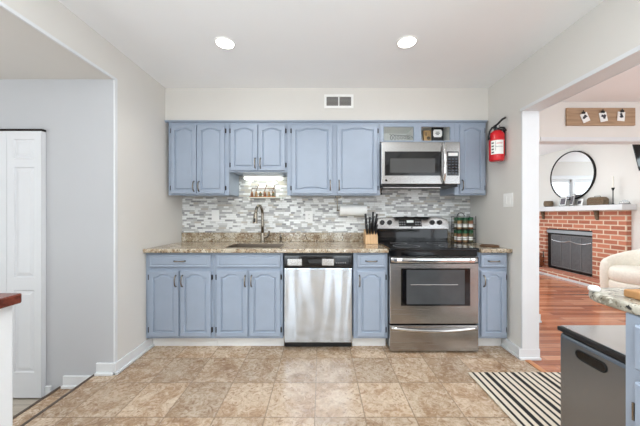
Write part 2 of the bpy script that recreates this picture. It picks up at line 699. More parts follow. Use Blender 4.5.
struct('ceiling', box(BM(), XL, XR, YF, YB, ZC, ZC + 0.1), 'ceiling')
struct('ceiling_dining', box(BM(), XR + WT, XE, YF, YB, ZC, ZC + 0.1), 'ceiling')
struct('ceiling_living', box(BM(), 1.8, XE, YB + 0.12, YV, 2.42, 2.52), 'ceiling')
struct('ceiling_hall', box(BM(), -4.2, XL - WT, YF, YL, 2.145, 2.25), 'wall')

struct('wall_back', box(BM(), XL - WT, XR + WT, YB, YB + 0.12, 0, ZC), 'wall')
b = BM()
box(b, XL - WT, XL, YL + 0.01, YB, 0, ZC)
struct('wall_left', b, 'wall')
struct('wall_left_header', box(BM(), XL - WT, XL, YF, YL + 0.01, 2.145, ZC), 'wall')
struct('wall_right', box(BM(), XR, XR + WT, YR, YB, 0, ZC), 'wall')
struct('wall_right_header', box(BM(), XR, XR + WT, YF, YR, 2.0, ZC), 'wall')
b = BM()
box(b, -4.2, XL - WT - 0.0005, YL, YL + 0.12, -0.265, 2.25)
box(b, XL - WT - 0.0005, XL - 0.001, YL, YL + 0.0095, 0, 2.145)
struct('wall_hall', b, 'wall_hall')
struct('wall_hall_side', box(BM(), -4.32, -4.2, YF, YL, -0.265, 2.25), 'wall_hall')
struct('wall_soffit', box(BM(), XL, XR, 2.62, YB, 2.065, ZC), 'wall')
# wall with the wide opening between dining room and living room
b = BM()
box(b, XR + WT, XE, YB, YB + 0.12, 1.962, ZC)
box(b, XR + WT, 2.355, YB, YB + 0.12, 0, 1.962)
struct('wall_dining', b, 'wall_living')
struct('wall_far', box(BM(), XE, XE + 0.12, YF, YV, 0, 2.5), 'wall_living')
b = BM()
WX0, WX1, WZ0, WZ1 = 2.45, 4.20, 0.85, 2.00
box(b, 1.68, WX0, YV, YV + 0.12, 0, 2.5)
box(b, WX1, XE, YV, YV + 0.12, 0, 2.5)
box(b, WX0, WX1, YV, YV + 0.12, 0, WZ0)
box(b, WX0, WX1, YV, YV + 0.12, WZ1, 2.5)
struct('wall_living', b, 'wall')
struct('wall_living_side', box(BM(), 1.68, 1.80, YB + 0.12, YV, 0, 2.5), 'wall_living')
# wall behind the camera with wide glazed openings
b = BM()
box(b, -4.2, -1.05, YF - 0.12, YF, -0.265, ZC)
box(b, -0.47, 0.26, YF - 0.12, YF, 0, 2.26)
box(b, 0.70, 1.95, YF - 0.12, YF, 0, ZC)
box(b, 4.05, XE, YF - 0.12, YF, 0, ZC)
box(b, -1.05, 0.70, YF - 0.12, YF, 2.26, ZC)
box(b, 1.95, 4.05, YF - 0.12, YF, 2.26, ZC)
box(b, 1.95, 4.05, YF - 0.12, YF, 0, 0.35)
struct('wall_front', b, 'wall')


def window(n, x0, x1, z0, z1, y, inward, mull):
    b = BM()
    f = 0.05
    box(b, x0, x1, y - 0.03, y + 0.03, z0, z0 + f)
    box(b, x0, x1, y - 0.03, y + 0.03, z1 - f, z1)
    box(b, x0, x0 + f, y - 0.03, y + 0.03, z0, z1)
    box(b, x1 - f, x1, y - 0.03, y + 0.03, z0, z1)
    for m in mull:
        box(b, m - f * 0.7, m + f * 0.7, y - 0.03, y + 0.03, z0, z1)
    o = struct('window_%d' % n, b, 'trim')
    spart('glass_pane', box(BM(), x0 + f, x1 - f, y - 0.003, y + 0.003, z0 + f, z1 - f), 'glass', o)
    return o


window(1, -1.05, -0.47, 0.0, 2.26, YF - 0.06, 1, [])
window(4, 0.26, 0.70, 0.0, 2.26, YF - 0.06, 1, [])
window(2, 1.95, 4.05, 0.35, 2.26, YF - 0.06, 1, [3.0])
o = window(3, WX0, WX1, WZ0, WZ1, YV + 0.06, -1, [(WX0 + WX1) / 2])
b = BM()
box(b, WX0 - 0.08, WX1 + 0.08, YV - 0.02, YV, WZ1, WZ1 + 0.09)
box(b, WX0 - 0.08, WX1 + 0.08, YV - 0.02, YV, WZ0 - 0.09, WZ0)
box(b, WX0 - 0.08, WX0, YV - 0.02, YV, WZ0, WZ1)
box(b, WX1, WX1 + 0.08, YV - 0.02, YV, WZ0, WZ1)
box(b, (WX0 + WX1) / 2 - 0.03, (WX0 + WX1) / 2 + 0.03, YV - 0.02, YV + 0.02, WZ0, WZ1)
spart('window_casing', b, 'trim', o)
b = BM()
k = 0
zz = WZ0 + 0.05
while zz < WZ1 - 0.03:
    rot = Matrix.Rotation(math.radians(38), 3, 'X')
    for a_, c_ in ((WX0 + 0.02, (WX0 + WX1) / 2 - 0.06), ((WX0 + WX1) / 2 + 0.06, WX1 - 0.02)):
        box(b, a_, c_, YV + 0.004, YV + 0.046, zz, zz + 0.002, rot)
    zz += 0.045
spart('window_blind', b, 'white', o)


# baseboards, corner beads and casings
def baseboard(name, x0, x1, y0, y1, z0, h=0.085, out=(0, -1)):
    """run along x or y; stepped profile standing off the wall"""
    b = BM()
    if out[0] == 0:
        yy = y0
        box(b, x0, x1, yy, yy + out[1] * 0.016, z0, z0 + h)
        box(b, x0, x1, yy, yy + out[1] * 0.030, z0, z0 + 0.020)
    else:
        box(b, x0, x0 + out[0] * 0.016, y0, y1, z0, z0 + h)
        box(b, x0, x0 + out[0] * 0.030, y0, y1, z0, z0 + 0.020)
    return struct(name, b, 'trim', bevel=0.004)


baseboard('baseboard_left', XL, XL, YL - 0.016, 2.404, 0, out=(1, 0))
baseboard('baseboard_landing', -1.628, XL, YL, YL, 0, out=(0, -1))
baseboard('baseboard_step', -1.868, -1.652, YL, YL, -0.093, out=(0, -1))
baseboard('baseboard_hall', -1.998, -1.955, YL, YL, -0.167, out=(0, -1))
baseboard('baseboard_right', XR, XR, YR + 0.0, 2.404, 0, out=(-1, 0))
baseboard('baseboard_jamb', XR - 0.03, XR + WT + 0.01, YR, YR, 0.0, out=(0, -1))
baseboard('baseboard_dining', XR + WT, 2.372, YB, YB, 0.0, out=(0, -1))
baseboard('baseboard_far', XE, XE, 3.2, 4.05, 0.0, out=(-1, 0))
b = BM()
box(b, XL - 0.008, XL + 0.004, YL - 0.006, YL + 0.022, 0.0, 2.158)
struct('trim_4', b, 'trim', bevel=0.003)
b = BM()
box(b, XL - 0.008, XL + 0.004, YF, YL - 0.006, 2.137, 2.158)
struct('trim_5', b, 'trim', bevel=0.003)
# white lining of the right-hand opening: jamb post and header soffit
b = BM()
box(b, XR - 0.003, XR + WT + 0.003, YR - 0.014, YR, 0.0, 2.0)
struct('trim_6', b, 'trim', bevel=0.002)
b = BM()
box(b, XR - 0.003, XR + WT + 0.003, YF, YR, 1.988, 2.0)
box(b, XR - 0.012, XR, YF, YR, 1.985, 2.012)
box(b, XR + WT + 0.003, XR + WT + 0.012, YF, YR, 1.985, 2.012)
struct('trim_7', b, 'trim', bevel=0.003)
b = BM()
box(b, 2.38, XE, YB - 0.008, YB, 1.962, 2.000)
box(b, 2.36, XE, YB - 0.008, YB + 0.12, 1.953, 1.9615)
struct('trim_8', b, 'trim', bevel=0.002)
# white bifold door of the hall closet: door_1
DY = YL - 0.035
d1 = struct('door_1', box(BM(), -3.40, -2.0, DY + 0.012, YL - 0.002, -0.152, 1.757), 'door')


def rect_panel(bm, x0, x1, z0, z1, y, dirn=-1, depth=0.008, rim=0.022):
    """raised field inside a rebate on a slab face at y, facing dirn"""
    pts = lambda i: [(x0 + i, z0 + i), (x1 - i, z0 + i), (x1 - i, z1 - i), (x0 + i, z1 - i)]
    rings = []
    for i, dep in ((0, 0), (0.006, depth), (0.012, depth), (rim + 0.012, 0.001)):
        rings.append([(px, y - dirn * dep, pz) for px, pz in pts(i)])
    rs = [[bm.verts.new(c) for c in r] for r in rings]
    for a, b_ in zip(rs, rs[1:]):
        for i in range(4):
            bm.faces.new((a[i], a[(i + 1) % 4], b_[(i + 1) % 4], b_[i]))
    bm.faces.new(rs[-1])


def panelled(bm, x0, x1, z0, z1, y, holes, th):
    """slab front at y facing -Y with panels at holes [(xa,xb,za,zb)] stacked in one column"""
    xa, xb = holes[0][0], holes[0][1]
    def quad(a, b_, c, d):
        bm.faces.new([bm.verts.new((a, y, c)), bm.verts.new((b_, y, c)), bm.verts.new((b_, y, d)), bm.verts.new((a, y, d))])
    quad(x0, xa, z0, z1)
    quad(xb, x1, z0, z1)
    zs = [z0]
    for h in holes:
        zs += [h[2], h[3]]
    zs.append(z1)
    for i in range(0, len(zs), 2):
        quad(xa, xb, zs[i], zs[i + 1])
    for h in holes:
        rect_panel(bm, *h, y)
    # sides and back
    yb = y + th
    for p in (((x0, z0), (x1, z0)), ((x1, z0), (x1, z1)), ((x1, z1), (x0, z1)), ((x0, z1), (x0, z0))):
        (a, c), (b_, d) = p
        bm.faces.new([bm.verts.new((a, y, c)), bm.verts.new((b_, y, d)), bm.verts.new((b_, yb, d)), bm.verts.new((a, yb, c))])
    bmesh.ops.remove_doubles(bm, verts=bm.verts, dist=1e-5)


for i in range(4):
    xa = -2.0 - 0.247 * (i + 1) + 0.0015
    xb = -2.0 - 0.247 * i - 0.0015
    b = BM()
    m_ = 0.048
    panelled(b, xa, xb, -0.150, 1.757, DY, [(xa + m_, xb - m_, 0.03, 0.62), (xa + m_, xb - m_, 0.71, 1.50), (xa + m_, xb - m_, 1.56, 1.70)][:3], 0.0115)
    spart('door_leaf', b, 'door', d1)
struct('trim_9', box(BM(), -3.41, -2.0, DY + 0.004, YL - 0.001, 1.760, 1.775), 'dark_metal')


# ------------------------------------------------------------------ cabinets
def cath(u):
    u = abs(u)
    t = min(1.0, max(0.0, (0.80 - u) / 0.50))
    return 0.86 * t * t * (3 - 2 * t) + 0.14 * max(0.0, 1 - (u / 0.8) ** 2)


def panel_loop(x0, x1, z0, z1, ins, rise, brise, y, n=22):
    xa, xb, za, zb = x0 + ins, x1 - ins, z0 + ins, z1 - ins
    pts = []
    for i in range(n + 1):
        u = -1 + 2 * i / n
        pts.append((xa + (xb - xa) * i / n, y, za - brise * (1 - cath(u)) * 0 + brise * cath(u) * 1.0))
    for k in (1, 2, 3):
        pts.append((xb, y, za + (zb - za) * k / 4))
    for i in range(n + 1):
        u = 1 - 2 * i / n
        pts.append((xb - (xb - xa) * i / n, y, zb - rise + rise * cath(u)))
    for k in (3, 2, 1):
        pts.append((xa, y, za + (zb - za) * k / 4))
    return pts


def outer_loop(x0, x1, z0, z1, y, n=22):
    return panel_loop(x0, x1, z0, z1, 0, 0, 0, y, n)


def cab_door(root, x0, x1, z0, z1, y, hinge, hz, handle=True, rise=0.020, brise=0.0):
    """raised cathedral-arch door; front at y, 20 mm thick, facing -Y"""
    th = 0.02
    fw = 0.036
    b = BM()
    loops = [outer_loop(x0, x1, z0, z1, y + th), outer_loop(x0, x1, z0, z1, y + 0.004), outer_loop(x0 + 0.004, x1 - 0.004, z0 + 0.004, z1 - 0.004, y),
             panel_loop(x0 + fw, x1 - fw, z0 + fw, z1 - fw * 0.8, 0, rise, brise, y),
             panel_loop(x0 + fw, x1 - fw, z0 + fw, z1 - fw * 0.8, 0.004, rise, brise, y + 0.010),
             panel_loop(x0 + fw, x1 - fw, z0 + fw, z1 - fw * 0.8, 0.008, rise, brise, y + 0.010),
             panel_loop(x0 + fw, x1 - fw, z0 + fw, z1 - fw * 0.8, 0.019, rise, brise, y + 0.001)]
    loft(b, loops)
    d = part('door', b, 'blue', root)
    # hinge leaves
    hx = x0 - 0.006 if hinge == 'l' else x1 + 0.006
    for zz in (z0 + 0.055, z1 - 0.055):
        hb = BM()
        cyl(hb, (hx, y + 0.010, zz - 0.022), (hx, y + 0.010, zz + 0.022), 0.0045, n=8)
        box(hb, hx - 0.007, hx + 0.007, y + 0.0135, y + 0.0198, zz - 0.02, zz + 0.02)
        part('hinge', hb, 'dark_metal', d)
    if handle:
        xx = x1 - 0.020 if hinge == 'l' else x0 + 0.020
        L = 0.048
        hb = BM()
        pts = [(xx, y + 0.002, hz - L), (xx, y - 0.016, hz - L * 0.8), (xx, y - 0.024, hz - L * 0.35), (xx, y - 0.026, hz),
               (xx, y - 0.024, hz + L * 0.35), (xx, y - 0.016, hz + L * 0.8), (xx, y + 0.002, hz + L)]
        tube(hb, pts, [0.0072, 0.0056, 0.0047, 0.0042, 0.0047, 0.0056, 0.0072], 8)
        part('handle', hb, 'nickel', d, smooth=True)
    return d


def drawer(root, x0, x1, z0, z1, y, handle=True):
    b = BM()
    rings = []
    for ins, yy in ((0, y + 0.02), (0, y + 0.005), (0.005, y), (0.016, y), (0.020, y + 0.003), (0.024, y + 0.003), (0.030, y)):
        rings.append([(x0 + ins, yy, z0 + ins), (x1 - ins, yy, z0 + ins), (x1 - ins, yy, z1 - ins), (x0 + ins, yy, z1 - ins)])
    loft(b, rings)
    d = part('drawer', b, 'blue', root)
    if handle:
        xm, zm, L = (x0 + x1) / 2, (z0 + z1) / 2, 0.048
        hb = BM()
        tube(hb, [(xm - L, y + 0.002, zm), (xm - L * 0.8, y - 0.016, zm), (xm - L * 0.35, y - 0.024, zm), (xm, y - 0.026, zm),
                  (xm + L * 0.35, y - 0.024, zm), (xm + L * 0.8, y - 0.016, zm), (xm + L, y + 0.002, zm)],
             [0.0072, 0.0056, 0.0047, 0.0042, 0.0047, 0.0056, 0.0072], 8)
        part('handle', hb, 'nickel', d, smooth=True)
    return d


UY = 2.62   # face of the wall cabinets
UD = 2.60   # front of their doors
BY = 2.33
BD = 2.31


def ux(p): return (p - 321) * UD / F
def uz(p): return H - (p - 215) * UD / F
def bx(p): return (p - 321) * BD / F
def bz(p): return H - (p - 215) * BD / F


def wall_cab(label, x0, x1, z0, z1, doors, hz, brise=(0, 0), rise=0.020):
    r = thing('wall_cabinet', label, 'cabinet', ((x0 + x1) / 2, YB, z0))
    b = BM()
    box(b, x0, x1, UY + 0.018, YB - 0.011, z0 + 0.012, z1)
    part('body', b, 'blue', r)
    b = BM()
    box(b, x0, x1, UY, UY + 0.0175, z0, z1)
    part('face_frame', b, 'blue', r, bevel=0.002)
    for i, (a, c, h) in enumerate(doors):
        cab_door(r, ux(a), ux(c), z0 + 0.014, z1 - 0.026, UD - 0.0005, h, hz, rise=rise, brise=brise[i])
    return r


zt = 2.046
zb = uz(195.2)
wall_cab('blue double-door wall cabinet beside the plain wall corner, near the mosaic end', -1.468, ux(228.3), zb, zt,
         [(170.6, 196.0, 'l'), (196.9, 224.4, 'r')], zb + 0.085)
wall_cab('short blue double-door wall cabinet above the sink with lit underside', ux(228.5), ux(286.7), uz(172), zt,
         [(230.4, 257.3, 'l'), (258.4, 285.0, 'r')], uz(172) + 0.085)
wall_cab('tall blue wall cabinet with two wide doors beside the microwave', ux(286.9), ux(380.2), zb, zt,
         [(291.6, 332.3, 'l'), (337.0, 377.6, 'r')], zb + 0.095, brise=(0.014, 0.003), rise=0.018)
wall_cab('narrow single-door blue wall cabinet between microwave and fire extinguisher', ux(455.6), ux(487), uz(195), zt,
         [(460.2, 484.8, 'r')], uz(194) + 0.085)

# open shelf cabinet over the microwave
OX0, OX1 = ux(380.4), ux(455.4)
oz0 = 1.862
r = thing('open_wall_cabinet', 'open two-bay blue cabinet with white interior above the microwave', 'cabinet', ((OX0 + OX1) / 2, YB, oz0))
b = BM()
box(b, OX0, OX0 + 0.012, UY + 0.018, YB - 0.012, oz0, zt)
box(b, OX1 - 0.012, OX1, UY + 0.018, YB - 0.012, oz0, zt)
box(b, OX0 + 0.012, OX1 - 0.012, UY + 0.018, YB - 0.012, oz0, oz0 + 0.012)
box(b, OX0 + 0.012, OX1 - 0.012, UY + 0.018, YB - 0.012, zt - 0.012, zt)
box(b, OX0 + 0.012, OX1 - 0.012, YB - 0.022, YB - 0.012, oz0 + 0.012, zt - 0.012)
xm = ux(418.3)
box(b, xm - 0.008, xm + 0.008, UY + 0.018, YB - 0.022, oz0 + 0.012, zt - 0.012)
part('body', b, 'blue_in', r)
b = BM()
box(b, OX0, ux(384.2), UY, UY + 0.0175, oz0, zt)
box(b, ux(451.4), OX1, UY, UY + 0.0175, oz0, zt)
box(b, ux(414.6), ux(422), UY, UY + 0.0175, oz0, zt)
for a, c in ((384.2, 414.6), (422, 451.4)):
    box(b, ux(a), ux(c), UY, UY + 0.0175, oz0, oz0 + 0.012)
    box(b, ux(a), ux(c), UY, UY + 0.0175, zt - 0.038, zt)
part('face_frame', b, 'blue', r)

# blue moulding strip running over all wall cabinets
b = BM()
box(b, XL + 0.002, ux(487.5), UY - 0.012, UY + 0.02, zt + 0.0005, 2.0645)
box(b, XL + 0.002, ux(488), UY - 0.022, UY - 0.001, 2.054, 2.0645)
solo('cabinet_moulding', 'long blue strip of moulding between wall cabinets and soffit', 'moulding', b, 'blue', bevel=0.003)

# base cabinets
ZT = 0.836


def base_cab(label, x0, x1, doors, drawers, handles=True, name='base_cabinet'):
    r = thing(name, label, 'cabinet', ((x0 + x1) / 2, YB, 0))
    b = BM()
    box(b, x0, x0 + 0.015, BY + 0.0185, YB - 0.002, 0.1, ZT)
    box(b, x1 - 0.015, x1, BY + 0.0185, YB - 0.002, 0.1, ZT)
    box(b, x0 + 0.015, x1 - 0.015, BY + 0.0185, YB - 0.002, 0.1, 0.115)
    box(b, x0 + 0.015, x1 - 0.015, YB - 0.012, YB - 0.002, 0.115, ZT)
    part('body', b, 'blue', r)
    part('face_frame', box(BM(), x0, x1, BY, BY + 0.018, 0.1, ZT), 'blue', r, bevel=0.002)
    part('toe_kick', box(BM(), x0, x1, 2.405, 2.42, 0.0, 0.099), 'white', r)
    for a, c in drawers:
        drawer(r, bx(a), bx(c), bz(267.5), bz(254.7), BD - 0.0005, handles)
    for a, c, h in doors:
        cab_door(r, bx(a), bx(c), bz(336.8), bz(271.0), BD - 0.0005, h, bz(281), rise=0.024)
    return r


base_cab('blue base cabinet with wide drawer over two doors, against the plain side wall', XL + 0.002, bx(213.2),
         [(148.6, 178.2, 'l'), (180.0, 210.6, 'r')], [(148.6, 210.6)])
base_cab('blue sink base cabinet with handleless false drawer front above two doors', bx(213.4), bx(282.6),
         [(216.4, 247.6, 'l'), (249.2, 280.2, 'r')], [(216.4, 280.2)], handles=False)
base_cab('narrow blue base cabinet with one drawer and one door between dishwasher and range', bx(353.7), bx(388.2),
         [(357.2, 385.6, 'r')], [(357.2, 385.6)])
base_cab('narrow blue base cabinet with one drawer and one door, in the corner beyond the range', bx(479.3), XR - 0.018,
         [(481.4, 506.4, 'r')], [(481.4, 506.4)])

# worktop with sink cut-out
GX1 = bx(388.2)
SX0, SX1, SY0, SY1 = -0.86, -0.36, 2.385, 2.77
CT0, CT1 = 0.838, 0.871
r = thing('worktop', 'beige speckled granite worktop holding the sink', 'worktop', (-0.5, YB, CT0))
b = BM()
yf, yb_ = 2.285, YB - 0.001


def slab_hole(bm, X, Y, z0, z1):
    """3x3 grid slab with the middle cell missing"""
    for z, flip in ((z0, 1), (z1, 0)):
        vs = [[bm.verts.new((x, y, z)) for y in Y] for x in X]
        for i in range(3):
            for j in range(3):
                if i == 1 and j == 1: continue
                bm.faces.new((vs[i][j], vs[i + 1][j], vs[i + 1][j + 1], vs[i][j + 1]))
    def side(p, q):
        bm.faces.new([bm.verts.new((p[0], p[1], z0)), bm.verts.new((q[0], q[1], z0)), bm.verts.new((q[0], q[1], z1)), bm.verts.new((p[0], p[1], z1))])
    for k in range(3):
        side((X[k], Y[0]), (X[k + 1], Y[0]))
        side((X[k], Y[3]), (X[k + 1], Y[3]))
        side((X[0], Y[k]), (X[0], Y[k + 1]))
        side((X[3], Y[k]), (X[3], Y[k + 1]))
    side((X[1], Y[1]), (X[2], Y[1]))
    side((X[1], Y[2]), (X[2], Y[2]))
    side((X[1], Y[1]), (X[1], Y[2]))
    side((X[2], Y[1]), (X[2], Y[2]))
    bmesh.ops.remove_doubles(bm, verts=bm.verts, dist=1e-5)


slab_hole(b, [XL + 0.001, SX0, SX1, GX1], [yf, SY0, SY1, yb_], CT0, CT1)
part('slab', b, 'granite', r, bevel=0.006)
part('upstand', box(BM(), XL + 0.001, GX1, YB - 0.028, yb_, CT1 + 0.0003, 0.968), 'granite', r, bevel=0.003)
RX0 = bx(479.4)
r = thing('worktop', 'small piece of granite worktop in the corner beyond the range', 'worktop', (1.48, YB, CT0))
part('slab', box(BM(), RX0, XR - 0.001, yf, yb_, CT0, CT1), 'granite', r, bevel=0.006)
part('upstand', box(BM(), RX0, XR - 0.001, YB - 0.028, yb_, CT1 + 0.0003, 0.968), 'granite', r, bevel=0.003)

# mosaic splashback
b = BM()
box(b, XL + 0.001, XR - 0.001, YB - 0.010, YB - 0.0004, 0.969, zb - 0.0)
box(b, ux(228.3), ux(287), YB - 0.010, YB - 0.0004, zb, uz(172) + 0.005)
box(b, ux(380), ux(456), YB - 0.010, YB - 0.0004, zb, 1.50)
solo('mosaic_splashback', 'grey and white mosaic strip tile splashback across the kitchen wall', 'backsplash', b, 'mosaic')

# ------------------------------------------------------------------ sink, tap, dispenser
b = BM()
zs_, zd = CT1 - 0.004, CT0 - 0.19


def rect(i, z):
    return [(SX0 + i, SY0 + i, z), (SX1 - i, SY0 + i, z), (SX1 - i, SY1 - i, z), (SX0 + i, SY1 - i, z)]


loft(b, [rect(0.001, zd - 0.004), rect(0.001, zs_), rect(0.005, zs_), rect(0.014, zd)])
r = thing('kitchen_sink', 'undermount steel sink set into the granite below the tap', 'sink', (-0.61, 2.58, zd))
part('basin', b, brushed('dull_sink_steel', rgb(140, 128, 116), 0.35, 'x'), r)
b = BM()
lathe(b, (-0.61, 2.6, zd + 0.001), [(0.042, 0), (0.042, 0.002), (0.034, 0.003), (0.03, 0.001)])
part('drain', b, 'chrome', r)

fx, fy = (262.5 - 321) * 2.86 / F, 2.86
zc = CT1
r = thing('kitchen_tap', 'brushed nickel high-arc pull-down kitchen tap behind the sink', 'tap', (fx, fy, zc))
b = BM()
lathe(b, (fx, fy, zc), [(0.028, 0), (0.028, 0.006), (0.022, 0.012), (0.020, 0.09), (0.015, 0.10)])
part('tap_base', b, 'nickel', r, soft=True)
b = BM()
pts = [Vector((fx, fy, zc + 0.09)), Vector((fx, fy, zc + 0.18)), Vector((fx, fy, zc + 0.28))]
dirv = Vector((-0.16, -0.99, 0)).normalized()
pts += arc(Vector((fx, fy, zc + 0.290)) + dirv * 0.09, 0.09, PI, 0.15, 12, dirv, (0, 0, 1))
tube(b, pts, 0.0150, 12)
part('spout', b, 'nickel', r, smooth=True)
e = pts[-1]
b = BM()
cyl(b, e + Vector((0, 0, 0.004)), e + Vector((-0.004, -0.012, -0.10)), 0.0175, 0.024, 14)
sp = part('spray_head', b, 'nickel', r, soft=True)
b = BM()
box(b, e.x - 0.010, e.x + 0.004, e.y - 0.0385, e.y - 0.026, e.z - 0.088, e.z - 0.05)
part('spray_button', b, 'black', sp)
b = BM()
cyl(b, (fx + 0.015, fy, zc + 0.055), (fx + 0.045, fy, zc + 0.055), 0.014, n=14)
tube(b, [(fx + 0.045, fy, zc + 0.055), (fx + 0.062, fy, zc + 0.075), (fx + 0.070, fy - 0.004, zc + 0.12)], [0.015, 0.012, 0.009])
part('lever', b, 'nickel', r, soft=True)

dx = (281 - 321) * 2.84 / F
r = thing('soap_dispenser', 'small brushed nickel soap dispenser beside the tap', 'soap dispenser', (dx, 2.84, zc))
b = BM()
lathe(b, (dx, 2.84, zc), [(0.019, 0), (0.019, 0.006), (0.012, 0.010), (0.012, 0.045), (0.015, 0.05), (0.015, 0.058)])
part('collar', b, 'nickel', r, soft=True)
b = BM()
tube(b, [(dx, 2.84, zc + 0.055), (dx, 2.84, zc + 0.075), (dx, 2.80, zc + 0.078), (dx, 2.775, zc + 0.070)], [0.007, 0.008, 0.006, 0.005])
part('nozzle', b, 'nickel', r, soft=True)

# ------------------------------------------------------------------ dishwasher
DX0, DX1 = bx(283.4), bx(352.9)
r = thing('dishwasher', 'stainless steel dishwasher with black control strip beside the sink cabinet', 'dishwasher', ((DX0 + DX1) / 2, 2.6, 0))
part('body', box(BM(), DX0 + 0.001, DX1 - 0.001, 2.35, 2.90, 0.085, 0.830), 'black', r)
dp = part('door_panel', box(BM(), DX0 + 0.004, DX1 - 0.004, 2.305, 2.349, 0.074, bz(268)), 'steel_dw', r, bevel=0.008, seg=3)
b = BM()
box(b, DX0 + 0.004, DX1 - 0.004, 2.310, 2.349, bz(267.6), bz(255.4))
cp = part('control_panel', b, 'black_gloss', r, bevel=0.006)
b = BM()
xm = (DX0 + DX1) / 2
prism(b, [(xm - 0.09, 2.3085, bz(259.5)), (xm + 0.09, 2.3085, bz(259.5)), (xm + 0.075, 2.3085, bz(263.2)), (xm - 0.075, 2.3085, bz(263.2))], (0, 0.006, 0))
part('grip_recess', b, 'black', cp)
for (a, c) in ((287.5, 302), (322, 334)):
    b = BM()
    box(b, bx(a), bx(c), 2.3078, 2.312, bz(265.5), bz(259.0))
    part('fascia_plate', b, 'steel', cp, bevel=0.001)
for i in range(5):
    b = BM()
    xx = bx(336.5 + i * 2.2)
    box(b, xx - 0.005, xx + 0.005, 2.3078, 2.312, bz(263.4), bz(262.2))
    part('button', b, 'grey', cp)
part('kick_plate', box(BM(), DX0 + 0.004, DX1 - 0.004, 2.39, 2.405, 0.0, 0.084), 'black', r)

# ------------------------------------------------------------------ range
RYF = 2.275


def rx(p): return (p - 321) * RYF / F
def rz(p): return H - (p - 215) * RYF / F


A0, A1 = rx(389.6), rx(479.0)
AM = (A0 + A1) / 2
r = thing('electric_range', 'freestanding stainless electric range with black glass cooktop', 'range', (AM, 2.6, 0))
part('body', box(BM(), A0 + 0.003, A1 - 0.003, RYF + 0.045, 2.915, 0.03, rz(251.0)), 'black', r, bevel=0.003)
b = BM()
box(b, A0 - 0.001, A1 + 0.001, RYF - 0.005, 2.80, rz(250.8), rz(248.0))
ct = part('cooktop', b, 'black_gloss', r, bevel=0.006, seg=3)
zt_ = rz(248.0)
for (cx, cy, rr) in ((AM - 0.19, 2.42, 0.115), (AM + 0.19, 2.42, 0.085), (AM - 0.19, 2.66, 0.08), (AM + 0.19, 2.66, 0.10)):
    b = BM()
    n = 40
    lo, hi = zt_ + 0.0003, zt_ + 0.0010
    rings = [[(cx + q * math.cos(2 * PI * i / n), cy + q * math.sin(2 * PI * i / n), z) for i in range(n)]
             for q, z in ((rr - 0.006, lo), (rr - 0.006, hi), (rr, hi), (rr, lo))]
    loft(b, rings, cap=False)
    part('burner_ring', b, 'grey', ct)
# backguard: black riser and tilted steel console
b = BM()
cy_ = 2.88
gx0, gx1 = (377.2 - 321) * 2.85 / F, (446.8 - 321) * 2.85 / F
gx0, gx1 = AM - 0.368, AM + 0.368
box(b, gx0, gx1, 2.82, 2.915, zt_ - 0.02, 1.045)
part('riser', b, 'black_gloss', r, bevel=0.004)
b = BM()
nn = 14
front, top = [], []
prof = []
for i in range(nn + 1):
    x = gx0 + (gx1 - gx0) * i / nn
    u = -1 + 2 * i / nn
    bow = 0.014 * (1 - u * u)
    edge = 0.012 * max(0, (abs(u) - 0.85) / 0.15)
    prof.append([(x, 2.805, 1.012 + 0.0), (x, 2.803, 1.020), (x, 2.803 + (0.098 + bow - edge) * 0.3265, 1.118 + bow - edge), (x, 2.848, 1.125 + bow - edge), (x, 2.910, 1.125 + bow - edge), (x, 2.910, 1.012)])
loft(b, prof)
cs = part('console', b, 'steel', r, soft=True)
b = BM()
sl = (2.835 - 2.803) / (1.118 - 1.020)


def on_console(z, out=0.0):
    return 2.803 + (z - 1.020) * sl - out


def console_plate(x0, x1, z0, z1, out, mat, name, par):
    b = BM()
    loft(b, [[(x0, on_console(z0, out), z0), (x1, on_console(z0, out), z0), (x1, on_console(z1, out), z1), (x0, on_console(z1, out), z1)],
             [(x0, on_console(z0, -0.004), z0), (x1, on_console(z0, -0.004), z0), (x1, on_console(z1, -0.004), z1), (x0, on_console(z1, -0.004), z1)]])
    return part(name, b, mat, par)


cx_ = (410.5 - 321) * 2.81 / F
console_plate(cx_ - 0.118, cx_ + 0.118, 1.038, 1.110, 0.002, 'black_gloss', 'control_panel', cs)
console_plate(cx_ - 0.035, cx_ + 0.035, 1.078, 1.102, 0.0028, 'display', 'clock_display', cs)
for i in range(3):
    for j in (-1, 1):
        for kk in range(2):
            console_plate(cx_ + j * (0.058 + 0.024 * i) - 0.008, cx_ + j * (0.058 + 0.024 * i) + 0.008, 1.053 + kk * 0.024, 1.065 + kk * 0.024, 0.0026, 'grey', 'key', cs)
for kx in (382.6, 390.0, 432.9, 440.4):
    xx = (kx + 0.0 - 321) * 2.80 / F
    b = BM()
    c0 = Vector((xx, on_console(1.078), 1.078))
    lathe(b, c0, [(0.026, 0), (0.025, 0.012), (0.022, 0.020), (0.001, 0.020)], (0, -1, sl))
    kn = part('knob', b, 'black', r, soft=True)
    b = BM()
    box(b, xx - 0.0025, xx + 0.0025, c0.y - 0.026, c0.y - 0.019, 1.070, 1.104)
    part('pointer', b, 'black', kn, bevel=0.001)
b = BM()
lathe(b, (AM - 0.01, on_console(1.027), 1.027), [(0.0075, 0), (0.0085, 0.002), (0.001, 0.0022)], (0, -1, 0))
part('badge', b, 'dark_metal', cs)
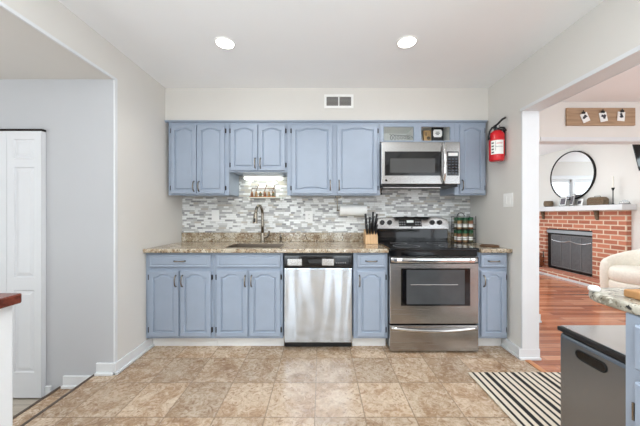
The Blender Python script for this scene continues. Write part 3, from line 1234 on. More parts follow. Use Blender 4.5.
# front: vent strip, oven door, drawer
part('vent_strip', box(BM(), A0 + 0.004, A1 - 0.004, RYF + 0.02, RYF + 0.0445, rz(256.2), rz(251.1)), 'black_gloss', r)
od = part('oven_door', box(BM(), A0 + 0.002, A1 - 0.002, RYF, RYF + 0.044, rz(324), rz(256.8)), 'steel', r, bevel=0.006, seg=3)
part('top_band', box(BM(), A0 + 0.004, A1 - 0.004, RYF - 0.0015, RYF + 0.004, rz(263.6), rz(257.2)), 'black_gloss', od)
WX = (rx(401), rx(470.2), rz(305.8), rz(268.3))
part('window_border', box(BM(), WX[0], WX[1], RYF - 0.002, RYF + 0.004, WX[2], WX[3]), 'black_gloss', od)
part('window_glass', box(BM(), rx(406.5), rx(464.5), RYF - 0.0032, RYF - 0.0018, rz(304.2), rz(269.8)),
     plain('tinted_oven_glass', rgb(72, 74, 76), 0.12, var=0.1), od)
b = BM()
tube(b, [(rx(410.5), RYF - 0.0036, rz(284.6)), (rx(457.5), RYF - 0.0036, rz(284.6))], 0.0028, 8)
part('rack_bar', b, 'chrome', od)


def bar_handle(x0, x1, z, y, drop=0.0, r0=0.011, th=0.016):
    b = BM()
    n = 16
    pts = []
    for i in range(n + 1):
        u = -1 + 2 * i / n
        e_ = max(0, (abs(u) - 0.9) / 0.1)
        pts.append((x0 + (x1 - x0) * i / n, y - 0.036 * (1 - e_ * e_) - 0.0, z - drop * (1 - u * u)))
    tube(b, pts, r0, 10)
    return b


b = BM()
rings = []
for i in range(17):
    u = -1 + 2 * i / 16
    x = rx(391.0) + (rx(477.6) - rx(391.0)) * i / 16
    e_ = max(0, (abs(u) - 0.92) / 0.08)
    yo = RYF - 0.036 + 0.034 * e_ ** 3 - 0.006 * (1 - u * u)
    zc_ = rz(259.8)
    rings.append([(x, yo + 0.012, zc_ - 0.019), (x, yo + 0.003, zc_ - 0.018), (x, yo, zc_ - 0.010), (x, yo, zc_ + 0.010), (x, yo + 0.003, zc_ + 0.018), (x, yo + 0.012, zc_ + 0.019)])
loft(b, rings)
for sx2 in (rx(394.5), rx(474)):
    box(b, sx2 - 0.010, sx2 + 0.010, RYF - 0.034, RYF + 0.002, rz(259.8) - 0.012, rz(259.8) + 0.012)
part('handle', b, 'chrome', od, soft=True)
dr = part('storage_drawer', box(BM(), A0 + 0.002, A1 - 0.002, RYF, RYF + 0.044, rz(351.6), rz(325.6)), 'steel', r, bevel=0.006, seg=3)
b = BM()
n = 16
rings = []
for i in range(n + 1):
    u = -1 + 2 * i / n
    x = rx(391.5) + (rx(477) - rx(391.5)) * i / n
    zc_ = rz(328.2) - 0.020 * (1 - u * u)
    hh = 0.012
    yy = RYF - 0.006 - 0.016 * (1 - u * u)
    rings.append([(x, yy, zc_ - hh), (x, yy - 0.005, zc_), (x, yy, zc_ + hh), (x, RYF + 0.002, zc_ + hh), (x, RYF + 0.002, zc_ - hh)])
loft(b, rings)
part('handle', b, 'chrome', dr, smooth=True)
for xx in (A0 + 0.05, A1 - 0.05):
    for yy in (RYF + 0.08, 2.85):
        b = BM()
        lathe(b, (xx, yy, 0), [(0.02, 0), (0.02, 0.008), (0.01, 0.01), (0.01, 0.031)])
        part('foot', b, 'black', r)

# ------------------------------------------------------------------ microwave
MY = 2.535


def mx(p): return (p - 321) * MY / F
def mz(p): return H - (p - 215) * MY / F


m0, m1, n0, n1 = mx(381.4), mx(460.3), mz(184.2), mz(141.8)
r = thing('over_range_microwave', 'stainless over-range microwave mounted under the open cabinet', 'microwave', ((m0 + m1) / 2, 2.75, n0))
part('body', box(BM(), m0 + 0.003, m1 - 0.008, MY + 0.04, YB - 0.012, n0 - 0.008, n1 - 0.002), 'black', r)
md = part('door', box(BM(), m0, mx(444.5), MY, MY + 0.039, n0, n1), 'steel', r, bevel=0.006, seg=3)
part('control_side', box(BM(), mx(444.7), m1, MY, MY + 0.039, n0, n1), 'steel', r, bevel=0.006, seg=3)
part('window_border', box(BM(), mx(384.8), mx(441.0), MY - 0.002, MY + 0.004, mz(175.6), mz(151.5)), 'black_gloss', md)
part('window_glass', box(BM(), mx(390.0), mx(435.0), MY - 0.0032, MY - 0.0018, mz(172.8), mz(158.5)),
     plain('tinted_microwave_glass', rgb(66, 66, 66), 0.2, var=0.06), md)
b = BM()
lathe(b, (mx(386.2), MY + 0.001, mz(180.4)), [(0.010, 0), (0.010, 0.003), (0.001, 0.0035)], (0, -1, 0))
part('badge', b, 'dark_metal', md)
b = BM()
hx = mx(443.0)
tube(b, [(hx, MY + 0.004, mz(143.0)), (hx, MY - 0.026, mz(146)), (hx, MY - 0.040, mz(155)), (hx, MY - 0.044, mz(163)), (hx, MY - 0.040, mz(171)), (hx, MY - 0.026, mz(180)), (hx, MY + 0.004, mz(183.2))],
     [0.012, 0.013, 0.014, 0.014, 0.014, 0.013, 0.012], 12)
part('handle', b, 'chrome', md, smooth=True)
kp = part('keypad', box(BM(), mx(447.2), mx(458.6), MY - 0.002, MY + 0.004, mz(175.6), mz(151.5)), 'black_gloss', r)
part('clock_display', box(BM(), mx(448.2), mx(457.6), MY - 0.0028, MY - 0.001, mz(156), mz(152.8)), 'display', kp)
for i in range(6):
    for j in range(3):
        xx = mx(449.4 + j * 3.4)
        zz = mz(159 + i * 2.8)
        part('key', box(BM(), xx - 0.009, xx + 0.009, MY - 0.0028, MY - 0.001, zz - 0.004, zz + 0.004),
             'keytone', kp)
b = BM()
box(b, mx(383), mx(459), MY + 0.02, MY + 0.30, n0 - 0.022, n0 - 0.0085)
part('underside_vent', b, 'black', r, bevel=0.004)
part('underside_lamp_bar', box(BM(), mx(384), mx(442), MY + 0.024, MY + 0.05, n0 - 0.034, n0 - 0.0225), 'steel', r, bevel=0.003)
cd = 2.62
b = BM()
pts = [((a - 321) * cd / F, 2.64 + 0.004 * i, H - (q - 215) * cd / F) for i, (a, q) in enumerate(((384.5, 186.2), (382.5, 188.0), (381.7, 191.0), (382.0, 194.5)))]
tube(b, pts, 0.006, 8)
solo('power_cord', 'short black power cord hanging under the microwave beside the wide-door cabinet', 'cord', b, 'rubber', smooth=True)

# ------------------------------------------------------------------ vent, ceiling lights, under-cabinet lamp
v0, v1 = (324.2 - 321) * 2.62 / F, (353.4 - 321) * 2.62 / F
va, vb = H - (108.4 - 215) * 2.62 / F, H - (94.8 - 215) * 2.62 / F
r = thing('air_vent', 'white wall register with two dark louvred bays in the soffit', 'vent', ((v0 + v1) / 2, 2.62, va))
b = BM()
fr = 0.022
xm = (v0 + v1) / 2
box(b, v0, v1, 2.612, 2.6195, va, va + fr)
box(b, v0, v1, 2.612, 2.6195, vb - fr, vb)
box(b, v0, v0 + fr, 2.612, 2.6195, va + fr, vb - fr)
box(b, v1 - fr, v1, 2.612, 2.6195, va + fr, vb - fr)
box(b, xm - 0.005, xm + 0.005, 2.612, 2.6195, va + fr, vb - fr)
part('frame', b, 'white', r)
for a, c in ((v0 + fr, xm - 0.005), (xm + 0.005, v1 - fr)):
    part('louvre_panel', box(BM(), a, c, 2.616, 2.6195, va + fr, vb - fr), 'louvre', r)

for px_, py_, lab in ((225, 43, 'recessed ceiling light above the sink side of the kitchen'), (407, 42, 'recessed ceiling light above the range side of the kitchen')):
    d = (ZC - H) * F / (215 - py_)
    cx, cy = (px_ - 321) * d / F, d
    r = thing('recessed_light', lab, 'ceiling light', (cx, cy, ZC))
    b = BM()
    n = 40
    rings = [[(cx + q * math.cos(2 * PI * i / n), cy + q * math.sin(2 * PI * i / n), z) for i in range(n)]
             for q, z in ((0.073, ZC), (0.071, ZC - 0.006), (0.062, ZC - 0.006), (0.060, ZC - 0.001))]
    loft(b, rings, cap=False)
    part('trim_ring', b, 'white', r, smooth=True)
    b = BM()
    lathe(b, (cx, cy, ZC - 0.004), [(0.0595, 0), (0.0595, 0.003)])
    part('lens', b, 'lamp', r)
    l = bpy.data.lights.new('spot', 'SPOT')
    l.energy = 13
    l.spot_size = math.radians(150)
    l.spot_blend = 0.6
    l.shadow_soft_size = 0.05
    l.color = (1, 0.97, 0.93)
    o = bpy.data.objects.new('downlight', l)
    C.objects.link(o)
    o.location = (cx, cy, ZC - 0.02)

uy0 = 2.82
u0, u1 = (244 - 321) * uy0 / F, (282 - 321) * uy0 / F
zu = uz(172)
r = thing('under_cabinet_light', 'slim lit strip light under the short cabinet over the sink', 'lamp', ((u0 + u1) / 2, uy0, zu))
part('housing', box(BM(), u0 - 0.015, u1 + 0.015, uy0, uy0 + 0.09, zu - 0.018, zu + 0.0115), 'white', r, bevel=0.003)
part('diffuser', box(BM(), u0, u1, uy0 - 0.006, uy0 + 0.07, zu - 0.040, zu - 0.0185), 'tube', r, bevel=0.004)
area('strip_light', ((u0 + u1) / 2, uy0 + 0.03, zu - 0.045), (0.25, 0, 0), u1 - u0, 0.05, 0.28, (0.95, 1.0, 0.88))

# ------------------------------------------------------------------ shelf with spice jars above the tap
sy = 2.90
s0, s1 = (248 - 321) * sy / F, (283 - 321) * sy / F
zs = H + 17.5 * sy / F
r = thing('glass_shelf', 'small pale glass shelf fixed to the mosaic above the tap', 'shelf', ((s0 + s1) / 2, YB, zs))
part('shelf_plate', box(BM(), s0, s1, 2.855, YB - 0.0105, zs - 0.008, zs), plain('frosted_pale_glass', rgb(232, 238, 226), 0.2), r, bevel=0.002)
for xx in (s0 + 0.02, s1 - 0.02):
    part('bracket', box(BM(), xx - 0.008, xx + 0.008, 2.865, YB - 0.0105, zs - 0.035, zs - 0.0085), 'white', r, bevel=0.002)
t0, t1 = (250 - 321) * sy / F, (275.5 - 321) * sy / F
r = thing('spice_tray', 'little brown wooden tray on the shelf above the tap with slanted bars behind', 'tray', ((t0 + t1) / 2, sy, zs))
part('tray_base', box(BM(), t0, t1, 2.872, 2.932, zs + 0.0003, zs + 0.010), 'rack_wood', r, bevel=0.002)
b = BM()
zr = zs + 0.10
tube(b, [(t0 + 0.012, 2.928, zr), (t1 - 0.012, 2.928, zr)], 0.0032, 8)
tube(b, [(t0 + 0.004, 2.928, zs + 0.009), (t0 + 0.013, 2.928, zr)], 0.0028, 8)
tube(b, [(t1 - 0.004, 2.928, zs + 0.009), (t1 - 0.013, 2.928, zr)], 0.0028, 8)
part('back_rail', b, 'utensil', r)
for k in range(3):
    xx = t0 + 0.055 + k * 0.088
    b = BM()
    tube(b, [(xx, 2.920, zs + 0.052), (xx + 0.034, 2.920, zs + 0.142)], 0.0038, 8)
    part('slanted_bar', b, 'utensil', r)
mats = ['spice_a', 'spice_b', 'spice_c', 'spice_a', 'spice_b', 'spice_c']
colr = ['first', 'second', 'third', 'fourth', 'fifth', 'sixth']
prev = None
for k in range(6):
    xx = t0 + 0.022 + k * (t1 - t0 - 0.044) / 5
    zz = zs + 0.0103
    r = thing('spice_jar', 'tiny corked spice jar on the wooden tray, %s from the side nearer the corner' % colr[k], 'jar', (xx, 2.893, zz), 'corked spice jars on the tray above the tap')
    b = BM()
    lathe(b, (xx, 2.893, zz), [(0.014, 0), (0.015, 0.003), (0.015, 0.030), (0.010, 0.036), (0.010, 0.039)], n=16)
    part('jar_body', b, mats[k], r, soft=True)
    b = BM()
    lathe(b, (xx, 2.893, zz + 0.0392), [(0.009, 0), (0.010, 0.011)], n=16)
    part('cork', b, 'cork', r)


# ------------------------------------------------------------------ outlets and switches
def outlet(px_, py_, lab, nm='wall_socket', cat='socket'):
    y = YB - 0.010
    x, z = (px_ - 321) * y / F, H - (py_ - 215) * y / F
    r = thing(nm, lab, cat, (x, y, z))
    part('cover_plate', box(BM(), x - 0.040, x + 0.040, y - 0.006, y - 0.0003, z - 0.060, z + 0.060), 'white', r, bevel=0.002)
    if nm == 'wall_switch':
        part('rocker', box(BM(), x - 0.015, x + 0.015, y - 0.010, y - 0.0062, z - 0.033, z + 0.033), 'white', r, bevel=0.001)
    else:
        for dz in (-0.02, 0.02):
            b = BM()
            lathe(b, (x, y - 0.0062, z + dz), [(0.016, 0), (0.015, 0.002), (0.001, 0.002)], (0, -1, 0), 18)
            s = part('socket_face', b, 'paper', r)
            for ddx in (-0.006, 0.006):
                part('slot', box(BM(), x + ddx - 0.001, x + ddx + 0.001, y - 0.0088, y - 0.0080, z + dz - 0.004, z + dz + 0.005), 'black', s)
    return r


outlet(215.5, 215.5, 'white wall switch on the mosaic between side wall and tap', 'wall_switch', 'switch')
outlet(309, 216.5, 'white wall socket on the mosaic between tap and paper towel roll')
# two-gang switch on the side wall by the opening
yc = 2.34
z_c = H + 15 * yc / F
r = thing('wall_switch', 'white two-gang switch below the fire extinguisher beside the wide opening', 'switch', (XR, yc, z_c))
part('cover_plate', box(BM(), XR - 0.006, XR - 0.0003, yc - 0.058, yc + 0.058, z_c - 0.059, z_c + 0.059), 'white', r, bevel=0.002)
for d_ in (-0.024, 0.024):
    part('rocker', box(BM(), XR - 0.010, XR - 0.0062, yc + d_ - 0.016, yc + d_ + 0.016, z_c - 0.033, z_c + 0.033), 'white', r, bevel=0.001)

# ------------------------------------------------------------------ paper towel
py0 = 2.855
pa, pb, pz = (339.5 - 321) * py0 / F, (366.5 - 321) * py0 / F, H + 4.5 * py0 / F
r = thing('paper_towel_roll', 'white paper towel roll hanging under the wide-door wall cabinet', 'paper towel', ((pa + pb) / 2, py0, pz))
b = BM()
n = 30
rings = []
for x_, q in ((pa, 0.018), (pa, 0.057), (pb, 0.057), (pb, 0.018)):
    rings.append([(x_, py0 + q * math.cos(2 * PI * i / n), pz + q * math.sin(2 * PI * i / n)) for i in range(n)])
rings.append(rings[0])
loft(b, rings, cap=False)
rl = part('roll', b, 'paper', r, soft=True)
r2 = thing('towel_holder', 'thin metal holder carrying the paper towel roll', 'towel holder', ((pa + pb) / 2, py0, zb))
b = BM()
tube(b, [(pa - 0.03, py0, pz), (pb + 0.012, py0, pz)], 0.0075, 10)
part('rod', b, 'nickel', r2)
b = BM()
tube(b, [(pa - 0.022, py0, pz), (pa - 0.022, py0, zb - 0.006)], 0.005, 8)
box(b, pa - 0.045, pa + 0.02, py0 - 0.03, py0 + 0.03, zb - 0.008, zb + 0.0115)
part('arm', b, 'nickel', r2)

# ------------------------------------------------------------------ knife block with knives
ky = 2.72
k0, k1 = (364.6 - 321) * ky / F, (376.8 - 321) * ky / F
k1 = min(k1, gx0 - 0.02) if gx0 - 0.02 > k0 + 0.1 else k1
kc = (k0 + k1) / 2
r = thing('knife_block', 'pale wooden knife block beside the range', 'knife block', (kc, ky, CT1))
b = BM()
prism(b, [(k0, ky - 0.055, CT1 + 0.0005), (k0, ky - 0.045, CT1 + 0.085), (k0, ky + 0.035, CT1 + 0.145), (k0, ky + 0.075, CT1 + 0.11), (k0, ky + 0.06, CT1 + 0.0005)], (k1 - k0, 0, 0))
part('block', b, 'block', r, bevel=0.003)
b = BM()
box(b, kc - 0.03, kc + 0.03, ky - 0.0535, ky - 0.049, CT1 + 0.03, CT1 + 0.05)
kn_spots = []
for row in range(3):
    for col in range(4):
        if row == 2 and col in (1,): continue
        kn_spots.append((row, col))
b.free()
up = Vector((0, -0.60, 0.80)).normalized()
names = ['front', 'middle', 'back']
order = ['on the tap side', 'second from the tap side', 'second from the range side', 'on the range side']
for row, col in kn_spots:
    xx = k0 + 0.020 + col * (k1 - k0 - 0.040) / 3
    yy = ky - 0.034 + row * 0.028
    z0 = CT1 + 0.085 + (yy - (ky - 0.045)) * 0.75 + 0.0015
    L = 0.125 + 0.022 * row + 0.010 * ((col * 7 + row * 3) % 3)
    if row == 0: L -= 0.02
    lean = Vector((0.06 * (col - 1.5), -0.30, 0.95)).normalized()
    p = Vector((xx, yy, z0))
    k = thing('kitchen_knife', 'black-handled knife in the %s row of the block, %s' % (names[row], order[col]), 'knife', p, 'knives standing in the wooden block')
    b = BM()
    tube(b, [p + lean * 0.008, p + lean * 0.02, p + lean * (L * 0.6), p + lean * L], [0.008, 0.0105, 0.0095, 0.0115], 8)
    part('handle', b, 'black', k, smooth=True)
    b = BM()
    tube(b, [p, p + lean * 0.009], 0.0075, 8)
    part('bolster', b, 'chrome', k)

# ------------------------------------------------------------------ spice carousel in the corner
sx, sy_ = (463.5 - 321) * 2.80 / F, 2.80
r = thing('wire_spice_rack', 'two-tier wire spice rack on the corner worktop beside the range', 'spice rack', (sx, sy_, CT1))
b = BM()
hw, hd = 0.095, 0.055
for zz in (CT1 + 0.006, CT1 + 0.050, CT1 + 0.143, CT1 + 0.187):
    b = BM()
    for a, c in (((-hw, -hd), (hw, -hd)), ((hw, -hd), (hw, hd)), ((hw, hd), (-hw, hd)), ((-hw, hd), (-hw, -hd))):
        tube(b, [(sx + a[0], sy_ + a[1], zz), (sx + c[0], sy_ + c[1], zz)], 0.002, 6)
    part('wire_rail', b, 'iron', r)
for sgn in (-1, 1):
    for s2 in (-1, 1):
        b = BM()
        tube(b, [(sx + sgn * hw, sy_ + s2 * hd, CT1 + 0.001), (sx + sgn * hw, sy_ + s2 * hd, CT1 + 0.275)], 0.0025, 6)
        part('upright', b, 'iron', r)
b = BM()
tube(b, arc((sx, sy_ + hd, CT1 + 0.272), 0.038, 0, PI, 12, (1, 0, 0), (0, 0, 1)), 0.003, 6)
tube(b, [(sx - hw, sy_ + hd, CT1 + 0.272), (sx + hw, sy_ + hd, CT1 + 0.272)], 0.0025, 6)
part('loop_handle', b, 'iron', r)
for zz in (CT1 + 0.0075, CT1 + 0.1385):
    b = BM()
    box(b, sx - hw + 0.002, sx + hw - 0.002, sy_ - hd + 0.002, sy_ + hd - 0.002, zz - 0.001, zz + 0.001)
    part('tier_plate', b, 'iron', r)
fill = ['spice_a', 'spice_b', 'spice_c']
tier = ['lower', 'upper']
rowsn = ['front', 'back']
jj = 0
posn = ['by the range', 'in the middle', 'nearest the side wall']
for ti, zz in enumerate((CT1 + 0.009, CT1 + 0.140)):
    for ri, yy in enumerate((sy_ - 0.027, sy_ + 0.027)):
        for ci in range(3):
            xx = sx + (ci - 1) * 0.060
            k = thing('spice_bottle', 'green-lidded spice bottle in the %s tier, %s row, %s' % (tier[ti], rowsn[ri], posn[ci]), 'spice bottle', (xx, yy, zz), 'green-lidded spice bottles in the wire rack')
            b = BM()
            lathe(b, (xx, yy, zz), [(0.021, 0), (0.0225, 0.003), (0.0225, 0.080), (0.019, 0.087), (0.019, 0.090)], n=18)
            part('bottle_body', b, fill[(ci + ti + ri) % 3], k, soft=True)
            b = BM()
            lathe(b, (xx, yy, zz + 0.0902), [(0.0230, 0), (0.0230, 0.030), (0.021, 0.032)], n=18)
            part('lid', b, 'green', k, soft=True)
            b = BM()
            n = 18
            rings = [[(xx + 0.0229 * math.cos(PI + (PI) * i / n), yy + 0.0229 * math.sin(PI + PI * i / n), z) for i in range(n + 1)] for z in (zz + 0.022, zz + 0.056)]
            rin = [[(xx + 0.0226 * math.cos(PI + (PI) * i / n), yy + 0.0226 * math.sin(PI + PI * i / n), z) for i in range(n + 1)] for z in (zz + 0.056, zz + 0.022)]
            loft(b, rings + rin + [rings[0]], cap=False, closed=False)
            part('paper_label', b, 'paper', k)

tx, ty = (488 - 321) * 2.50 / F, 2.48
r = thing('wooden_coaster', 'round brown wooden trivet lying flat on the corner worktop', 'trivet', (tx, ty, CT1))
b = BM()
lathe(b, (tx, ty, CT1 + 0.0005), [(0.074, 0), (0.078, 0.004), (0.078, 0.010), (0.070, 0.013), (0.062, 0.009), (0.001, 0.009)], n=36)
part('disc', b, 'utensil', r, soft=True)

# ------------------------------------------------------------------ items in the open cabinet
fz = oz0 + 0.0125
fy_ = 2.70
a0, a1 = (432 - 321) * fy_ / F, (443.5 - 321) * fy_ / F
r = thing('framed_sign', 'small black-framed white card standing in the open cabinet', 'frame', ((a0 + a1) / 2, fy_, fz))
b = BM()
fh = 0.152
fwid = 0.009
box(b, a0, a1, fy_, fy_ + 0.012, fz, fz + fwid)
box(b, a0, a1, fy_, fy_ + 0.012, fz + fh - fwid, fz + fh)
box(b, a0, a0 + fwid, fy_, fy_ + 0.012, fz + fwid, fz + fh - fwid)
box(b, a1 - fwid, a1, fy_, fy_ + 0.012, fz + fwid, fz + fh - fwid)
part('frame_border', b, 'black', r)
pc = part('card', box(BM(), a0 + fwid, a1 - fwid, fy_ + 0.004, fy_ + 0.011, fz + fwid, fz + fh - fwid), 'black', r)
b = BM()
am, zm = (a0 + a1) / 2, fz + fh / 2 + 0.018
hw_, hh_ = 0.044, 0.038
pts = [(am - hw_, fy_ + 0.0035, zm - hh_ * 0.6), (am - hw_ * 0.75, fy_ + 0.0035, zm - hh_), (am + hw_ * 0.75, fy_ + 0.0035, zm - hh_), (am + hw_, fy_ + 0.0035, zm - hh_ * 0.6),
       (am + hw_, fy_ + 0.0035, zm + hh_ * 0.6), (am + hw_ * 0.75, fy_ + 0.0035, zm + hh_), (am - hw_ * 0.75, fy_ + 0.0035, zm + hh_), (am - hw_, fy_ + 0.0035, zm + hh_ * 0.6)]
prism(b, pts, (0, 0.0006, 0))
part('white_plaque', b, 'paper', pc)
for q, (wq, zq) in enumerate(((0.034, 0.012), (0.044, 0.0), (0.026, -0.012))):
    part('text_line', box(BM(), am - wq / 2, am + wq / 2, fy_ + 0.0028, fy_ + 0.0034, zm + zq - 0.003, zm + zq + 0.003), 'ink', pc)
a0, a1 = (424 - 321) * 2.74 / F, (431 - 321) * 2.74 / F
r = thing('tan_box', 'small tan patterned box beside the framed card in the open cabinet', 'box', ((a0 + a1) / 2, 2.74, fz))
b = BM()
box(b, a0, a1, 2.735, 2.775, fz, fz + 0.135)
part('carton', b, 'tan', r, bevel=0.003)
b = BM()
lathe(b, ((a0 + a1) / 2 + 0.008, 2.7348, fz + 0.055), [(0.018, 0), (0.001, 0.0006)], (0, -1, 0), 12)
box(b, a0 + 0.012, a0 + 0.024, 2.7342, 2.735, fz + 0.08, fz + 0.115)
part('printed_mark', b, 'basket', r)
# wire script ornament in the other bay
r = thing('wire_ornament', 'small silver wire scroll ornament lying in the emptier cabinet bay', 'ornament', ((402 - 321) * 2.68 / F, 2.70, fz))
b = BM()
ox = (390 - 321) * 2.68 / F
pts = []
for i in range(90):
    t = i / 89
    pts.append((ox + 0.21 * t + 0.018 * math.sin(t * 40), 2.69 + 0.01 * math.cos(t * 40), fz + 0.052 + 0.030 * math.cos(t * 40) * (1 - 0.5 * t)))
tube(b, pts, 0.0028, 6)
box(b, ox + 0.0, ox + 0.225, 2.675, 2.705, fz + 0.0003, fz + 0.0035)
part('scroll', b, 'grey', r, smooth=False)

# ------------------------------------------------------------------ fire extinguisher
ey = 2.39
ex = XR - 0.070
ez0, ez1 = H + 53.5 * ey / F, H + 84.5 * ey / F
r = thing('fire_extinguisher', 'red fire extinguisher with white label hung on the side wall', 'fire extinguisher', (ex, ey, ez0))
R_ = 0.060
b = BM()
lathe(b, (ex, ey, ez0), [(0.045, 0.0), (0.055, 0.004), (R_, 0.016), (R_, ez1 - ez0 - 0.045), (0.052, ez1 - ez0 - 0.024), (0.036, ez1 - ez0 - 0.008), (0.02, ez1 - ez0)], n=32)
cyl_o = part('cylinder', b, 'red', r, soft=True)
b = BM()
n = 14
aa0, aa1 = PI + 0.25, PI + 1.95
outr = [[(ex + (R_ + 0.0008) * math.cos(aa0 + (aa1 - aa0) * i / n), ey + (R_ + 0.0008) * math.sin(aa0 + (aa1 - aa0) * i / n), z) for i in range(n + 1)] for z in (ez0 + 0.055, ez0 + 0.175)]
inr = [[(ex + (R_ + 0.0002) * math.cos(aa0 + (aa1 - aa0) * i / n), ey + (R_ + 0.0002) * math.sin(aa0 + (aa1 - aa0) * i / n), z) for i in range(n + 1)] for z in (ez0 + 0.175, ez0 + 0.055)]
loft(b, outr + inr + [outr[0]], cap=False, closed=False)
part('paper_label', b, 'paper', cyl_o)


def patch(a0_, a1_, za, zb2, mat, name):
    b = BM()
    nn_ = 5
    rr = R_ + 0.0014
    out_ = [[(ex + rr * math.cos(a0_ + (a1_ - a0_) * i / nn_), ey + rr * math.sin(a0_ + (a1_ - a0_) * i / nn_), z) for i in range(nn_ + 1)] for z in (za, zb2)]
    in_ = [[(ex + (rr - 0.0004) * math.cos(a0_ + (a1_ - a0_) * i / nn_), ey + (rr - 0.0004) * math.sin(a0_ + (a1_ - a0_) * i / nn_), z) for i in range(nn_ + 1)] for z in (zb2, za)]
    loft(b, out_ + in_ + [out_[0]], cap=False, closed=False)
    part(name, b, mat, cyl_o)


for q in range(4):
    patch(aa0 + 0.10, aa0 + 0.42, ez0 + 0.066 + q * 0.027, ez0 + 0.078 + q * 0.027, 'ink', 'label_mark')
patch(aa0 + 0.62, aa1 - 0.12, ez0 + 0.118, ez0 + 0.121, 'ink', 'label_line')
patch(aa0 + 0.62, aa0 + 0.66, ez0 + 0.085, ez0 + 0.165, 'ink', 'label_line')
patch(aa0 + 0.75, aa1 - 0.2, ez0 + 0.145, ez0 + 0.150, 'red', 'label_line')
zt2 = ez1
b = BM()
lathe(b, (ex, ey, zt2 - 0.002), [(0.021, 0), (0.021, 0.018), (0.016, 0.022), (0.014, 0.045)], n=18)
box(b, ex - 0.018, ex + 0.018, ey - 0.02, ey + 0.02, zt2 + 0.018, zt2 + 0.040)
part('valve', b, 'black', r, bevel=0.001)
b = BM()
tube(b, [(ex - 0.028, ey, zt2 + 0.034), (ex + 0.0, ey - 0.01, zt2 + 0.050), (ex + 0.028, ey - 0.035, zt2 + 0.088), (ex + 0.044, ey - 0.055, zt2 + 0.096)], [0.007, 0.009, 0.009, 0.008], 8)
part('top_lever', b, 'black', r)
b = BM()
tube(b, [(ex, ey - 0.01, zt2 + 0.022), (ex + 0.036, ey - 0.04, zt2 + 0.012), (ex + 0.046, ey - 0.055, zt2 - 0.018)], [0.009, 0.009, 0.007], 8)
part('carry_handle', b, 'black', r)
b = BM()
tube(b, [(ex - 0.014, ey - 0.005, zt2 + 0.028), (ex - 0.045, ey - 0.01, zt2 + 0.022), (ex - 0.067, ey - 0.01, zt2 - 0.012), (ex - 0.0735, ey - 0.008, zt2 - 0.055), (ex - 0.071, ey - 0.008, zt2 - 0.085)], [0.007, 0.0075, 0.0075, 0.0085, 0.010], 10)
part('hose', b, 'black', r, smooth=True)
b = BM()
lathe(b, (ex - 0.004, ey - 0.021, zt2 + 0.028), [(0.012, 0), (0.012, 0.006), (0.001, 0.007)], (0, -1, 0), 16)
part('pressure_gauge', b, 'chrome', r)
b = BM()
box(b, XR - 0.0065, XR - 0.0005, ey - 0.014, ey + 0.014, ez0 + 0.05, zt2 + 0.012)
box(b, ex + 0.015, XR - 0.0065, ey - 0.010, ey + 0.010, zt2 + 0.002, zt2 + 0.010)
part('wall_bracket', b, 'iron', r)

# ------------------------------------------------------------------ half wall with wooden cap in the lower corner
r = thing('kitchen_island', 'white island with cherry wood top at the edge of the tiled floor', 'island', (-1.4, 0.5, 0))
ix, iyb = -0.905, 0.83
b = BM()
box(b, -2.1, ix - 0.020, 0.18, iyb - 0.012, 0.0, 0.890)
part('body', b, 'trim', r, bevel=0.004)
b = BM()
c_ = 0.008
pts = [(-2.15, 0.12, 0.891), (ix, 0.12, 0.891), (ix, iyb - c_, 0.891), (ix - c_, iyb, 0.891), (-2.15, iyb, 0.891)]
prism(b, pts, (0, 0, 0.029))
part('wooden_top', b, 'cherry', r, bevel=0.004)

# ------------------------------------------------------------------ peninsula on the other side
px0 = 0.898
r = thing('peninsula_cabinet', 'blue base cabinet under the granite bar top beside the steel bin', 'cabinet', (1.35, 0.4, 0))
cy1 = 0.809
cx0 = 0.905
b = BM()
box(b, cx0 + 0.02, 1.055, -0.6, cy1 - 0.001, 0.1, 0.868)
part('body', b, 'blue', r)
b = BM()
box(b, cx0, cx0 + 0.0195, -0.6, cy1, 0.1, 0.868)
part('face_frame', b, 'blue', r, bevel=0.002)
part('toe_kick', box(BM(), cx0 + 0.06, 1.05, -0.6, cy1 - 0.02, 0, 0.099), 'trim', r)


def side_door(root, y0, y1, z0, z1, x, arch, handle=None, nm='door'):
    """door or drawer facing -X, front at x"""
    b = BM()
    fw = 0.045 if arch else 0.018
    ri = 0.028 if arch else 0.0
    L = []
    for fn, ins, rr, dep in ((0, 0, 0, 0.02), (0, 0, 0, 0.004), (0, 0.004, 0, 0), (1, 0, ri, 0), (1, 0.004, ri, 0.007), (1, 0.009, ri, 0.007), (1, 0.022, ri, 0.001)):
        if fn == 0:
            pl = panel_loop(y0, y1, z0, z1, ins, 0, 0, 0)
        else:
            pl = panel_loop(y0 + fw, y1 - fw, z0 + fw, z1 - fw, ins, rr, 0, 0)
        L.append([(x + dep, p[0], p[2]) for p in pl])
    loft(b, L)
    d = part(nm, b, 'blue', root)
    return d


fx_ = cx0 - 0.0205
side_door(r, 0.36, 0.770, 0.722, 0.846, fx_, False, nm='drawer')
d_ = side_door(r, 0.36, 0.770, 0.135, 0.685, fx_, True)
for zz in (0.595, 0.22):
    hb = BM()
    cyl(hb, (fx_ + 0.009, 0.778, zz - 0.025), (fx_ + 0.009, 0.778, zz + 0.025), 0.0035, n=8)
    box(hb, fx_ + 0.014, fx_ + 0.0200, 0.772, 0.786, zz - 0.020, zz + 0.020)
    part('hinge', hb, 'nickel', d_)
side_door(r, -0.1, 0.31, 0.722, 0.846, fx_, False, nm='drawer')
side_door(r, -0.1, 0.31, 0.135, 0.685, fx_, True)

